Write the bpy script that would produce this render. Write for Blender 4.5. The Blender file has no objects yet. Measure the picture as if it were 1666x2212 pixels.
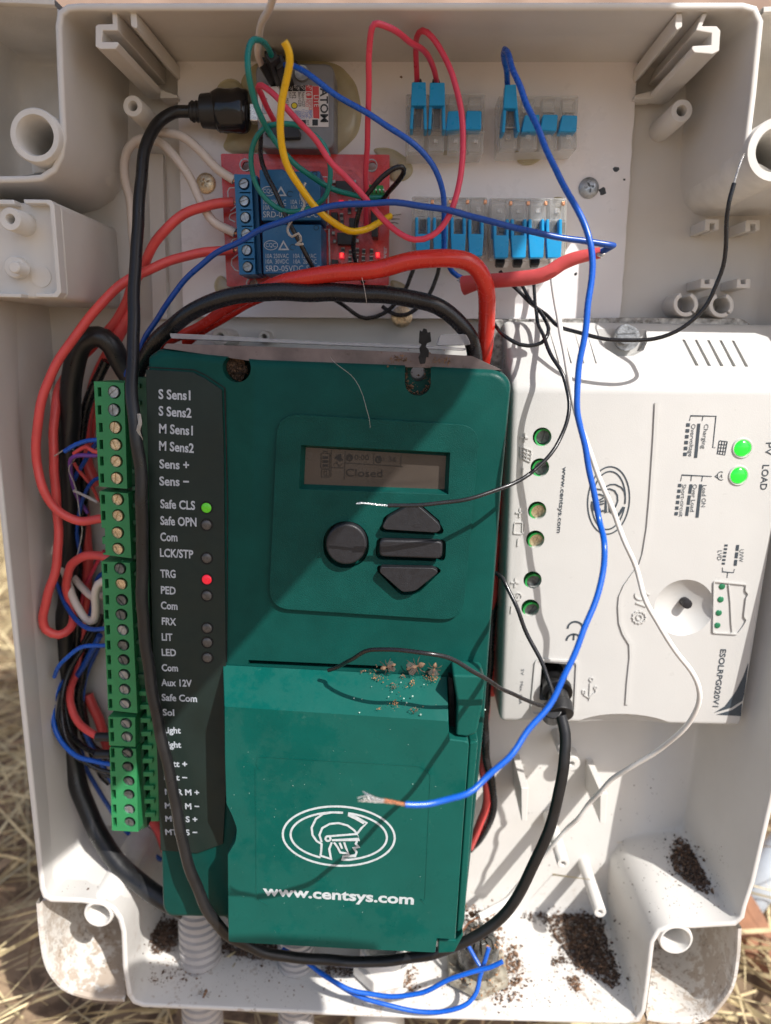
import bpy, bmesh, math, random
from mathutils import Vector, Matrix
random.seed(7)
sc = bpy.context.scene
COL = sc.collection
# ---------------------------------------------------------------- camera
# Lengths in millimetres until they reach a mesh; x right, z up, y away from the viewer into the enclosure.
# Depths D are millimetres from the viewer's plane along the enclosure's normal: the back wall is at 250.
F, CX, CY, HC = 1536.0, 833.0, 1106.0, 285.0
def _n(v): return Vector(v).normalized()
VN = _n((57, -331, F))
VD = _n((-200, (F*F - 57*200)/331.0, F))
VR = VD.cross(VN)
def pt(u, v, D):
    c = Vector((u-CX, v-CY, F)); k = D/c.dot(VN)
    return Vector((k*c.dot(VR), D-250.0, HC - k*c.dot(VD)))
def pz(u, v, z):
    """point of the sight line on the horizontal plane at height z (mm, relative to the lens)"""
    c = Vector((u-CX, v-CY, F)); k = -z/c.dot(VD)
    return Vector((k*c.dot(VR), k*c.dot(VN)-250.0, HC + z))
cam = bpy.data.cameras.new("camera"); camo = bpy.data.objects.new("camera", cam); COL.objects.link(camo)
R = Matrix(((VR.x, -VR.y, -VR.z), (VN.x, -VN.y, -VN.z), (-VD.x, VD.y, VD.z)))
camo.matrix_world = Matrix.Translation((0, -0.250, HC/1000)) @ R.to_4x4()
cam.sensor_fit = 'VERTICAL'; cam.sensor_height = 32.0; cam.lens = F/2212.0*32.0
cam.clip_start = 0.01; cam.clip_end = 60
cam.dof.use_dof = True; cam.dof.focus_distance = 0.205; cam.dof.aperture_fstop = 9.0
sc.camera = camo
# ---------------------------------------------------------------- sky and sun
LS = Vector((0.86, -1.0, 1.36)).normalized()          # towards the sun
w = bpy.data.worlds.new("World"); sc.world = w; w.use_nodes = True
nt = w.node_tree; bg = nt.nodes["Background"]
sky = nt.nodes.new("ShaderNodeTexSky"); sky.sky_type = 'NISHITA'; sky.sun_disc = False
sky.sun_elevation = math.asin(LS.z); sky.sun_rotation = math.atan2(LS.x, LS.y)
sky.dust_density = 2.0; sky.air_density = 0.8; sky.ozone_density = 0.6
nt.links.new(sky.outputs[0], bg.inputs[0]); bg.inputs[1].default_value = 0.138
sun = bpy.data.lights.new("sun", 'SUN'); sun.energy = 4.6; sun.angle = math.radians(0.4); sun.color = (1, 0.965, 0.92)
suno = bpy.data.objects.new("sun", sun); COL.objects.link(suno)
suno.rotation_mode = 'QUATERNION'; suno.rotation_quaternion = LS.to_track_quat('Z', 'Y'); suno.location = LS*2
vs = sc.view_settings; sc.display_settings.display_device = 'sRGB'
vs.view_transform = 'Standard'; vs.look = 'None'; vs.exposure = 0.30; vs.gamma = 1.0; vs.use_curve_mapping = False
sc.cycles.max_bounces = 8; sc.cycles.diffuse_bounces = 4; sc.cycles.transparent_max_bounces = 24
sc.cycles.caustics_reflective = False; sc.cycles.caustics_refractive = False; sc.cycles.sample_clamp_indirect = 6
# ---------------------------------------------------------------- materials
MATS = {}
def mat(name, col, rough=0.5, metal=0.0, var=0.06, vscale=180, bump=0.0, bscale=2500, spec=0.5, emit=None, dirt=None, coat=0.0,
        alpha=None, mottle=None, sss=0.0, rvar=0.12):
    """procedural surface: base colour with soft tone variation, fine relief, roughness variation, optional specks of dirt"""
    m = bpy.data.materials.new(name); m.use_nodes = True; nt = m.node_tree; N = nt.nodes; L = nt.links
    b = N["Principled BSDF"]; geo = N.new("ShaderNodeNewGeometry")
    def noise(scale, detail=4, rough=0.55):
        n = N.new("ShaderNodeTexNoise"); n.inputs["Scale"].default_value = scale; n.inputs["Detail"].default_value = detail
        n.inputs["Roughness"].default_value = rough; L.new(geo.outputs["Position"], n.inputs["Vector"]); return n
    def ramp(sock, p0, p1, c0=(0,0,0,1), c1=(1,1,1,1)):
        r = N.new("ShaderNodeValToRGB"); r.color_ramp.elements[0].position = p0; r.color_ramp.elements[1].position = p1
        r.color_ramp.elements[0].color = c0; r.color_ramp.elements[1].color = c1; L.new(sock, r.inputs[0]); return r.outputs[0]
    def mix(f, a, c):
        x = N.new("ShaderNodeMix"); x.data_type = 'RGBA'
        if isinstance(f, float): x.inputs[0].default_value = f
        else: L.new(f, x.inputs[0])
        for s, q in ((6, a), (7, c)):
            if isinstance(q, tuple): x.inputs[s].default_value = q if len(q) == 4 else (*q, 1)
            else: L.new(q, x.inputs[s])
        return x.outputs[2]
    n1 = noise(vscale)
    lo = tuple(max(0, c*(1-var*2.2)) for c in col) + (1,); hi = tuple(min(1, c*(1+var*2.2)) for c in col) + (1,)
    c = ramp(n1.outputs[0], 0.25, 0.75, lo, hi)
    if mottle:                                         # (colour, scale, threshold, amount)
        n2 = noise(mottle[1], 6, 0.7); k = ramp(n2.outputs[0], mottle[2], min(0.99, mottle[2]+0.12))
        mm = N.new("ShaderNodeMath"); mm.operation = 'MULTIPLY'; L.new(k, mm.inputs[0]); mm.inputs[1].default_value = mottle[3]
        c = mix(mm.outputs[0], c, mottle[0])
    if dirt:                                           # list of (colour, scale, threshold, z_full, z_none, amount); heights in m
        sep = N.new("ShaderNodeSeparateXYZ"); L.new(geo.outputs["Position"], sep.inputs[0])
        for (dc, ds, th, z1, z0, am) in dirt:
            mr = N.new("ShaderNodeMapRange"); L.new(sep.outputs[2], mr.inputs[0])
            mr.inputs[1].default_value = z0; mr.inputs[2].default_value = z1; mr.inputs[3].default_value = 0; mr.inputs[4].default_value = 1
            n3 = noise(ds, 8, 0.75); n4 = noise(ds*0.17, 3)
            a = N.new("ShaderNodeMath"); a.operation = 'MULTIPLY_ADD'; L.new(n4.outputs[0], a.inputs[0]); a.inputs[1].default_value = 0.5; L.new(n3.outputs[0], a.inputs[2])
            k = ramp(a.outputs[0], th, min(1.0, th+0.05))
            q = N.new("ShaderNodeMath"); q.operation = 'MULTIPLY'; L.new(k, q.inputs[0]); L.new(mr.outputs[0], q.inputs[1])
            q2 = N.new("ShaderNodeMath"); q2.operation = 'MULTIPLY'; q2.use_clamp = True; L.new(q.outputs[0], q2.inputs[0]); q2.inputs[1].default_value = am
            c = mix(q2.outputs[0], c, dc)
    L.new(c, b.inputs["Base Color"])
    n5 = noise(vscale*3.1, 3)
    mr = N.new("ShaderNodeMapRange"); L.new(n5.outputs[0], mr.inputs[0]); mr.inputs[1].default_value = .3; mr.inputs[2].default_value = .7
    mr.inputs[3].default_value = max(0.03, rough-rvar); mr.inputs[4].default_value = min(1, rough+rvar); L.new(mr.outputs[0], b.inputs["Roughness"])
    b.inputs["Metallic"].default_value = metal; b.inputs["Specular IOR Level"].default_value = spec
    b.inputs["Coat Weight"].default_value = coat; b.inputs["Coat Roughness"].default_value = 0.15
    if sss: b.inputs["Subsurface Weight"].default_value = sss; b.inputs["Subsurface Radius"].default_value = (0.0015, 0.0012, 0.001); b.inputs["Subsurface Scale"].default_value = 1.0
    if bump:
        n6 = noise(bscale, 3); bp = N.new("ShaderNodeBump"); bp.inputs["Strength"].default_value = bump; bp.inputs["Distance"].default_value = 0.0002
        L.new(n6.outputs[0], bp.inputs["Height"]); L.new(bp.outputs[0], b.inputs["Normal"])
    if emit: b.inputs["Emission Color"].default_value = (*emit[0], 1); b.inputs["Emission Strength"].default_value = emit[1]
    if alpha is not None:                              # clear or milky plastic that lets light straight through
        out = N["Material Output"]; tr = N.new("ShaderNodeBsdfTransparent"); ms = N.new("ShaderNodeMixShader")
        tr.inputs[0].default_value = (0.97, 0.97, 0.96, 1)
        lw = N.new("ShaderNodeLayerWeight"); lw.inputs[0].default_value = 0.35
        ma = N.new("ShaderNodeMath"); ma.operation = 'MULTIPLY_ADD'; ma.use_clamp = True; L.new(lw.outputs[1], ma.inputs[0]); ma.inputs[1].default_value = 0.7; ma.inputs[2].default_value = alpha
        L.new(ma.outputs[0], ms.inputs[0]); L.new(tr.outputs[0], ms.inputs[1]); L.new(b.outputs[0], ms.inputs[2]); L.new(ms.outputs[0], out.inputs[0])
    MATS[name] = m; return m
ZB = (HC-225)/1000.0
BROWN = (0.10, 0.062, 0.035); RUST = (0.28, 0.17, 0.08)
mat("cream_plastic", (0.675, 0.655, 0.62), 0.42, var=0.025, vscale=35, bump=0.10, bscale=1800, spec=0.45, sss=0.0,
    dirt=[(BROWN, 900, 0.93, ZB, ZB+0.075, 0.9), (RUST, 420, 0.84, ZB+.002, ZB+0.03, 0.45), (BROWN, 1500, 1.01, ZB+.33, ZB-.05, 0.8)])
mat("weathered_flange", (0.67, 0.645, 0.60), 0.6, var=0.06, vscale=60, bump=0.25, bscale=1500,
    dirt=[(BROWN, 800, 0.84, ZB, ZB+0.05, 0.75), (RUST, 260, 0.72, ZB, ZB+0.06, 0.55)])
mat("white_sheet", (0.86, 0.835, 0.84), 0.35, var=0.02, vscale=40, bump=0.08, bscale=900, mottle=((0.45, 0.42, 0.47), 45, 0.66, 0.35))
mat("charger_plastic", (0.555, 0.55, 0.53), 0.38, var=0.012, vscale=60, bump=0.22, bscale=2600)
mat("green_body", (0.004, 0.060, 0.050), 0.36, var=0.07, vscale=90, bump=0.30, bscale=2300, spec=0.12, mottle=((0.25, 0.35, 0.3), 2600, 0.745, 0.5), rvar=.08)
mat("green_textured", (0.004, 0.060, 0.050), 0.42, var=0.08, vscale=120, bump=0.75, bscale=3200, spec=0.14, mottle=((0.3, 0.42, 0.36), 3000, 0.735, 0.6), rvar=.08)
mat("green_door", (0.001, 0.082, 0.066), 0.33, var=0.05, vscale=70, bump=0.10, bscale=1400, spec=0.16, dirt=[((0.06, 0.15, 0.12), 24, 0.62, -1, 5, .14), ((0.10, 0.2, 0.16), 700, 0.92, -1, 5, .25)], mottle=((0.35, 0.42, 0.38), 2000, 0.755, 0.7), rvar=.08)
mat("label_film", (0.010, 0.020, 0.017), 0.5, var=0.10, vscale=50, bump=0.12, bscale=3000, spec=0.35)
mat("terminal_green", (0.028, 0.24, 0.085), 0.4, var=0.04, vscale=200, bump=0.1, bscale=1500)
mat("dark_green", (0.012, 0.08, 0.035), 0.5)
mat("silver_print", (0.46, 0.50, 0.55), 0.45, var=0.08, vscale=900)
mat("grey_print", (0.50, 0.54, 0.55), 0.45, var=0.08, vscale=900)
mat("dark_print", (0.045, 0.06, 0.075), 0.5, var=0.08, vscale=900)
mat("black_rubber", (0.012, 0.012, 0.013), 0.38, var=0.15, vscale=90, bump=0.15, bscale=1600, mottle=((0.10, 0.09, 0.08), 900, 0.70, 0.25))
mat("black_pvc", (0.013, 0.013, 0.015), 0.27, var=0.1, vscale=200, rvar=.06, mottle=((0.09, 0.085, 0.08), 1200, 0.72, 0.2))
mat("black_plastic", (0.016, 0.016, 0.017), 0.4, var=0.1, bump=0.15)
mat("button_rubber", (0.013, 0.013, 0.016), 0.48, var=0.08, bump=0.35, bscale=3500)
mat("black_void", (0.004, 0.004, 0.004), 0.8)
mat("blue_wire", (0.006, 0.10, 0.52), 0.28, var=0.04, rvar=.05, mottle=((0.15, 0.2, 0.35), 1100, 0.70, 0.3))
mat("navy_wire", (0.006, 0.065, 0.34), 0.3, var=0.05, rvar=.05, mottle=((0.15, 0.17, 0.25), 1100, 0.68, 0.3))
mat("red_wire", (0.72, 0.085, 0.08), 0.36, var=0.05, rvar=.06, mottle=((0.3, 0.1, 0.08), 600, 0.72, 0.25))
mat("pink_wire", (0.68, 0.05, 0.095), 0.32, var=0.04, rvar=.05)
mat("red_sleeve", (0.62, 0.03, 0.018), 0.25, var=0.04, coat=0.2, rvar=.05)
mat("shrink_sleeve", (0.60, 0.085, 0.085), 0.45, var=0.06, vscale=120, bump=0.35, bscale=500)
mat("white_wire", (0.68, 0.60, 0.53), 0.4, var=0.03)
mat("pure_white_wire", (0.80, 0.78, 0.74), 0.32, var=0.02)
mat("teal_wire", (0.0, 0.19, 0.165), 0.35, var=0.04)
mat("yellow_wire", (0.80, 0.47, 0.003), 0.35, var=0.03)
mat("purple_wire", (0.17, 0.06, 0.32), 0.4)
mat("copper", (0.75, 0.38, 0.22), 0.28, metal=1.0, var=0.12, vscale=1200, bump=0.5, bscale=5000)
mat("tinned", (0.72, 0.70, 0.66), 0.25, metal=1.0, var=0.15, vscale=1500, bump=0.5, bscale=5000)
mat("screw_steel", (0.55, 0.53, 0.48), 0.34, metal=0.9, var=0.22, vscale=900, bump=0.5, bscale=2200, mottle=((0.55, 0.38, 0.2), 700, 0.60, 0.5))
mat("screw_brass", (0.72, 0.57, 0.38), 0.34, metal=0.85, var=0.18, vscale=900, bump=0.5, bscale=2200, mottle=((0.3, 0.2, 0.1), 700, 0.64, 0.5))
mat("screw_dark", (0.16, 0.17, 0.17), 0.4, metal=0.7, var=0.25, vscale=900, bump=0.5, bscale=2500)
mat("screw_zinc", (0.36, 0.38, 0.40), 0.38, metal=0.75, var=0.2, vscale=600, bump=0.4, bscale=1500)
mat("galvanised", (0.36, 0.35, 0.33), 0.5, metal=0.6, var=0.3, vscale=500, bump=0.5, bscale=1200, mottle=((0.08, 0.055, 0.035), 350, 0.52, 0.8))
mat("pcb_red", (0.55, 0.028, 0.024), 0.30, var=0.10, vscale=150, bump=0.15, bscale=1200, coat=0.4)
mat("pcb_trace", (0.68, 0.06, 0.05), 0.30, var=0.05, coat=0.4)
mat("relay_blue", (0.008, 0.105, 0.25), 0.38, var=0.04, bump=0.1)
mat("block_blue", (0.008, 0.14, 0.33), 0.42, var=0.05, bump=0.1)
mat("lever_blue", (0.004, 0.31, 0.64), 0.36, var=0.03)
mat("clear_plastic", (0.92, 0.92, 0.90), 0.06, var=0.02, alpha=0.08)
mat("clear_core", (0.92, 0.90, 0.88), 0.12, var=0.06, vscale=900, alpha=0.22)
mat("hot_glue", (0.60, 0.54, 0.32), 0.16, var=0.08, vscale=90, bump=0.3, bscale=250, alpha=0.55, coat=.3)
mat("module_grey", (0.21, 0.215, 0.235), 0.42, var=0.04, bump=0.2)
mat("label_white", (0.72, 0.70, 0.71), 0.4, var=0.02)
mat("label_red", (0.60, 0.05, 0.05), 0.4, var=0.03)
mat("label_yellow", (0.75, 0.62, 0.02), 0.4)
mat("label_blue_ink", (0.12, 0.2, 0.55), 0.4)
mat("smd_grey", (0.35, 0.33, 0.31), 0.35, metal=0.5, var=0.2, vscale=2000)
mat("led_red_on", (0.8, 0.02, 0.02), 0.3, emit=((1.0, 0.03, 0.02), 3.0))
mat("led_red_dim", (0.65, 0.008, 0.03), 0.25, emit=((1.0, 0.01, 0.04), 0.35), coat=.5)
mat("led_green_dim", (0.06, 0.30, 0.01), 0.3, emit=((0.15, 0.8, 0.02), 0.22), coat=.4)
mat("led_off", (0.075, 0.07, 0.068), 0.35, var=.2, vscale=900, coat=.3)
mat("led_green_on", (0.01, 0.65, 0.02), 0.15, emit=((0.02, 1.0, 0.05), 0.8), coat=.6)
mat("led_green_dark", (0.01, 0.16, 0.07), 0.25, coat=.5)
mat("well_green", (0.01, 0.27, 0.05), 0.4)
mat("lcd_glass", (0.060, 0.048, 0.040), 0.2, var=0.1, vscale=40, coat=0.35, spec=.4)
mat("lcd_ink", (0.008, 0.006, 0.006), 0.4)
mat("lcd_faint", (0.022, 0.016, 0.015), 0.4)
mat("conduit_grey", (0.44, 0.42, 0.41), 0.45, var=0.06, vscale=120, bump=0.15, mottle=((0.30, 0.24, 0.19), 260, 0.62, 0.5), dirt=[(BROWN, 1100, 0.98, 0, 0.4, 0.7)])
mat("gland_white", (0.70, 0.68, 0.64), 0.42, var=0.04, dirt=[(RUST, 700, 0.95, 0, 0.4, 0.7)])
mat("gland_smoke", (0.055, 0.055, 0.05), 0.28, var=0.2, vscale=300, mottle=((0.3, 0.25, 0.18), 400, 0.56, 0.6), coat=.5)
mat("nut_dirty", (0.36, 0.33, 0.26), 0.4, var=0.2, vscale=300, mottle=((0.12, 0.07, 0.03), 350, 0.5, 0.8))
mat("soil_dark", (0.080, 0.050, 0.034), 0.95, var=0.5, vscale=700)
mat("soil_brown", (0.17, 0.10, 0.06), 0.95, var=0.5, vscale=700)
mat("soil_rust", (0.40, 0.19, 0.08), 0.9, var=0.4, vscale=500)
mat("speck_white", (0.30, 0.42, 0.36), 0.5, var=0.2, vscale=500)
mat("wing", (0.28, 0.2, 0.18), 0.15, alpha=0.12, coat=.5)
mat("straw", (0.62, 0.47, 0.27), 0.7, var=0.35, vscale=60)
mat("straw_dark", (0.36, 0.25, 0.15), 0.8, var=0.3, vscale=60)
mat("dry_leaf", (0.34, 0.17, 0.10), 0.65, var=0.2, vscale=60, bump=0.5, bscale=400)
mat("pale_pipe", (0.62, 0.68, 0.74), 0.45, var=0.04)
mat("web", (0.62, 0.58, 0.52), 0.6, alpha=0.45)
mat("hair", (0.55, 0.50, 0.46), 0.4)
mat("white_print", (0.72, 0.74, 0.76), 0.4, var=0.05, vscale=900)
mat("cover_top", (0.15, 0.115, 0.11), 0.4, var=.2, vscale=120, mottle=((0.05, 0.03, 0.02), 300, 0.6, 0.7))
mat("tray_white", (0.74, 0.72, 0.73), 0.25, var=0.03, alpha=0.36)
# ---------------------------------------------------------------- building helpers
OFF = {}                                               # thing or part -> world point its local zero stands on (mm)
def props(o, label=None, cat=None, group=None, kind=None):
    if label: o['label'] = label
    if cat: o['category'] = cat
    if group: o['group'] = group
    if kind: o['kind'] = kind
    return o
def thing(name, at, label, cat, group=None, kind=None):
    o = bpy.data.objects.new(name, None); COL.objects.link(o); o.empty_display_size = 0.005
    o.location = Vector(at)/1000; OFF[o.name] = Vector(at); return props(o, label, cat, group, kind)
def mk(name, V, Fc, m, parent=None, smooth=False, bevel=0, segs=2, angle=40, **kw):
    """one mesh object from world points in mm"""
    V = [Vector(v) for v in V]
    if parent is None:
        o0 = Vector((sum(v.x for v in V)/len(V), sum(v.y for v in V)/len(V), min(v.z for v in V)))
    else: o0 = OFF[parent.name]
    me = bpy.data.meshes.new(name); me.from_pydata([tuple((v-o0)/1000) for v in V], [], Fc)
    bm = bmesh.new(); bm.from_mesh(me); bmesh.ops.recalc_face_normals(bm, faces=bm.faces); bm.to_mesh(me); bm.free()
    o = bpy.data.objects.new(name, me); COL.objects.link(o)
    for q in (m if isinstance(m, (list, tuple)) else [m]): me.materials.append(MATS[q])
    if smooth or bevel:
        me.polygons.foreach_set("use_smooth", [True]*len(me.polygons)); me.set_sharp_from_angle(angle=math.radians(angle))
    if bevel:
        b = o.modifiers.new("edge", 'BEVEL'); b.width = bevel/1000; b.segments = segs; b.limit_method = 'ANGLE'; b.angle_limit = math.radians(35)
        b.harden_normals = True
    if parent is None: o.location = o0/1000
    else: o.parent = parent
    OFF[o.name] = o0
    return props(o, **kw)
def ext(P, D0, D1, taper=1.0, cen=None):
    """extrude world points P (on depth D0) straight back to D1"""
    n = len(P); c = cen or sum((Vector(p) for p in P), Vector())/n
    Q = [Vector((c.x+(p.x-c.x)*taper, D1-250, c.z+(p.z-c.z)*taper)) for p in P]
    V = [Vector((p.x, D0-250, p.z)) for p in P] + Q
    Fc = [list(range(n)), list(range(2*n-1, n-1, -1))] + [[i, (i+1) % n, n+(i+1) % n, n+i] for i in range(n)]
    return V, Fc
def prism(name, px, D0, D1, m, parent=None, taper=1.0, **kw):
    V, Fc = ext([pt(u, v, D0) for u, v in px], D0, D1, taper); return mk(name, V, Fc, m, parent, **kw)
def rrect(px, r, k=4):
    """round the corners of a pixel polygon"""
    out = []; n = len(px)
    for i in range(n):
        a, b, c = Vector(px[i-1]), Vector(px[i]), Vector(px[(i+1) % n]); rr = r[i] if isinstance(r, (list, tuple)) else r
        e1 = (a-b); e2 = (c-b); q = min(rr, e1.length*.49, e2.length*.49)
        if q < 0.5: out.append(tuple(b)); continue
        p0 = b+e1.normalized()*q; p1 = b+e2.normalized()*q
        for j in range(k+1):
            t = j/k; out.append(tuple((1-t)**2*p0+2*t*(1-t)*b+t*t*p1))
    return out
def box(x0, y0, x1, y1): return [(x0, y0), (x1, y0), (x1, y1), (x0, y1)]
def merge(parts):
    V, Fc = [], []
    for v, f in parts:
        o = len(V); V += v; Fc += [[i+o for i in q] for q in f]
    return V, Fc
def basis(ax):
    ax = Vector(ax).normalized(); t = Vector((0, 0, 1)) if abs(ax.z) < .9 else Vector((1, 0, 0))
    a = ax.cross(t).normalized(); return a, ax.cross(a).normalized(), ax
def lathe(c, prof, ax=(0, 1, 0), seg=32, closed=False):
    """surface of revolution: prof = (radius, along) from point c"""
    a, b, ax = basis(ax); c = Vector(c); V, Fc = [], []
    for r, y in prof:
        for i in range(seg):
            t = 2*math.pi*i/seg; V.append(c+ax*y+(a*math.cos(t)+b*math.sin(t))*max(r, 1e-4))
    n = len(prof)
    for k in range(n if closed else n-1):
        for i in range(seg):
            j = (i+1) % seg; k2 = (k+1) % n; Fc.append([k*seg+i, k*seg+j, k2*seg+j, k2*seg+i])
    if not closed:
        if prof[0][0] > 0.01: Fc.append(list(range(seg-1, -1, -1)))
        if prof[-1][0] > 0.01: Fc.append([(n-1)*seg+i for i in range(seg)])
    return V, Fc
def spline(P, step=1.6, closed=False):
    P = [Vector(p) for p in P]; out = []; n = len(P)
    for i in range(n if closed else n-1):
        p1, p2 = P[i], P[(i+1) % n]
        p0 = P[i-1] if (i > 0 or closed) else p1*2-p2
        p3 = P[(i+2) % n] if (i < n-2 or closed) else p2*2-p1
        k = max(2, int((p2-p1).length/step))
        for j in range(k):
            t = j/k; out.append(0.5*((2*p1)+(p2-p0)*t+(2*p0-5*p1+4*p2-p3)*t*t+(3*p1-p0-3*p2+p3)*t**3))
    if not closed: out.append(P[-1])
    return out
def sweep(C, r, seg=10, flat=1.0, cap=True):
    """tube along points C; r number or list"""
    n = len(C); V, Fc = [], []; u = None
    for i in range(n):
        d = (C[min(i+1, n-1)]-C[max(i-1, 0)]).normalized()
        if u is None: u = d.cross(Vector((0, 1, 0)));
        if u.length < 1e-3: u = d.cross(Vector((1, 0, 0)))
        u = (u-d*u.dot(d)).normalized(); w_ = d.cross(u)
        rr = r[int(i*(len(r)-1)/max(1, n-1))] if isinstance(r, list) and len(r) == n else (_lerp(r, i/(n-1)) if isinstance(r, list) else r)
        for k in range(seg):
            t = 2*math.pi*k/seg; V.append(C[i]+u*math.cos(t)*rr+w_*math.sin(t)*rr*flat)
    for i in range(n-1):
        for k in range(seg): j = (k+1) % seg; Fc.append([i*seg+k, i*seg+j, (i+1)*seg+j, (i+1)*seg+k])
    if cap: Fc += [list(range(seg-1, -1, -1)), [(n-1)*seg+k for k in range(seg)]]
    return V, Fc
def _lerp(a, t):
    x = t*(len(a)-1); i = min(int(x), len(a)-2); return a[i]+(a[i+1]-a[i])*(x-i)
def wire(name, P, r, m, label=None, cat="wire", group=None, parent=None, seg=10, step=1.6, flat=1.0):
    C = spline([pt(*p) for p in P], step)
    rnd = random.Random(sum(map(ord, label or name))); f = [(rnd.uniform(.12, .5), rnd.uniform(0, 6.3), Vector((rnd.uniform(-1, 1), rnd.uniform(-1, 1), rnd.uniform(-1, 1)))) for _ in range(5)]
    l_ = 0.0; n = len(C); ref = [c.copy() for c in C]
    for i in range(n):                                 # the small unevenness of handled cable
        l_ += (ref[i]-ref[i-1]).length if i else 0; e = min(1, i/6, (n-1-i)/6)
        for w_, ph, dv in f: C[i] = C[i]+dv*math.sin(l_*w_+ph)*.13*e
    V, Fc = sweep(C, r, seg, flat)
    return mk(name, V, Fc, m, parent, smooth=True, angle=60, label=label, cat=cat if parent is None else None, group=group)
def strand(name, P, m, parent, n=6, r=0.12, spread=0.35, fan=1.0):
    """bare conductor: a bundle of fine strands that fans out a little at its end"""
    parts = []
    for i in range(n):
        a = 2*math.pi*i/n; C = spline([pt(*p) for p in P], .6); k = len(C)
        for j in range(k):
            t = j/k; tw = a+t*5; s = spread*(0.55+fan*t*t); C[j] = C[j]+Vector((math.cos(tw)*s, math.sin(tw)*s, math.sin(tw+.8)*s))
        C = C[:max(3, int(k*random.uniform(.86, 1)))]
        parts.append(sweep(C, r, 5))
    V, Fc = merge(parts); return mk(name, V, Fc, m, parent, smooth=True, angle=70)
def stroke(px, wpx, D, th=0.08, closed=False):
    """flat band of even width along a pixel polyline, th mm proud of depth D"""
    P = [pt(u, v, D) for u, v in px]; w_ = wpx*D/F/2; n = len(P); V, Fc = [], []
    for i in range(n):
        a = P[i-1] if (i > 0 or closed) else P[i]; b = P[(i+1) % n] if (i < n-1 or closed) else P[i]
        d = (b-a); d.y = 0; d = d.normalized() if d.length > 1e-6 else Vector((1, 0, 0)); s = Vector((-d.z, 0, d.x))
        sc_ = 1.0
        if (i > 0 or closed) and (i < n-1 or closed):
            e = (P[i]-P[i-1]); e.y = 0
            if e.length > 1e-6: sc_ = min(1.8, 1/max(.4, abs(s.dot(Vector((-e.z, 0, e.x)).normalized()))))
        V += [P[i]+s*w_*sc_, P[i]-s*w_*sc_]
    m_ = n if closed else n-1; V2 = V+[v+Vector((0, th, 0)) for v in V]; N2 = 2*n
    V2 = [v-Vector((0, th, 0)) for v in V2]
    for i in range(m_):
        j = (i+1) % n; Fc += [[2*i, 2*j, 2*j+1, 2*i+1], [2*i, 2*i+N2, 2*j+N2, 2*j], [2*i+1, 2*j+1, 2*j+1+N2, 2*i+1+N2]]
    return V2, Fc
def arc(cx, cy, rx, ry, a0, a1, n=24, rot=0):
    o = []; cr, sr = math.cos(math.radians(rot)), math.sin(math.radians(rot))
    for i in range(n+1):
        t = math.radians(a0+(a1-a0)*i/n); x, y = rx*math.cos(t), ry*math.sin(t); o.append((cx+x*cr-y*sr, cy+x*sr+y*cr))
    return o
_tc = {}
def text(s, p0, p1, D, m, parent, h=None, bold=0.0, th=0.06, name="lettering", label=None):
    """lettering whose ink runs from pixel p0 to p1 along its baseline, capitals h pixels tall"""
    key = (s, bold)
    if key not in _tc:
        c = bpy.data.curves.new("t", 'FONT'); c.body = s; c.offset = bold; c.extrude = 0; c.resolution_u = 3
        o = bpy.data.objects.new("t", c); COL.objects.link(o); dg = bpy.context.evaluated_depsgraph_get()
        me = bpy.data.meshes.new_from_object(o.evaluated_get(dg)); _tc[key] = ([v.co.copy() for v in me.vertices], [list(p.vertices) for p in me.polygons])
        bpy.data.objects.remove(o); bpy.data.curves.remove(c); bpy.data.meshes.remove(me)
    vs_, fs = _tc[key]; x0 = min(v.x for v in vs_); x1 = max(v.x for v in vs_)
    A, B = pt(*p0, D), pt(*p1, D); d = B-A; Lw = d.length; d.normalize(); up = Vector((-d.z, 0, d.x))
    sx = Lw/(x1-x0); sy = sx if h is None else h*D/F/0.70
    V = [A+d*((v.x-x0)*sx)+up*(v.y*sy)-Vector((0, th, 0)) for v in vs_]
    return mk(name, V, fs, m, parent, label=label)
def boolean(o, cutters, op='DIFFERENCE', mats=None):
    """carve (list of (V,F) in world mm) out of mesh object o"""
    V, Fc = merge(cutters); c = mk("cutter", V, Fc, mats or o.data.materials[0].name, None)
    c.location = (0, 0, 0); off = OFF[c.name]
    for v in c.data.vertices: v.co += off/1000
    o0 = OFF[o.name]; o.parent, par = None, o.parent; loc = o.location.copy(); o.location = o0/1000
    bpy.context.view_layer.update()
    md = o.modifiers.new("b", 'BOOLEAN'); md.operation = op; md.solver = 'EXACT'; md.object = c; md.use_self = True
    if mats: md.material_mode = 'TRANSFER'
    dg = bpy.context.evaluated_depsgraph_get(); dg.update(); me = bpy.data.meshes.new_from_object(o.evaluated_get(dg))
    o.modifiers.clear(); old = o.data; o.data = me; bpy.data.meshes.remove(old); bpy.data.objects.remove(c)
    me.polygons.foreach_set("use_smooth", [True]*len(me.polygons)); me.set_sharp_from_angle(angle=math.radians(30))
    o.location = loc; o.parent = par; return o
def cylcut(u, v, D0, D1, rpx, seg=24):
    c = pt(u, v, D0); r = rpx*D0/F; return lathe(c, [(r, 0), (r, D1-D0)], (0, 1, 0), seg)
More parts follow.
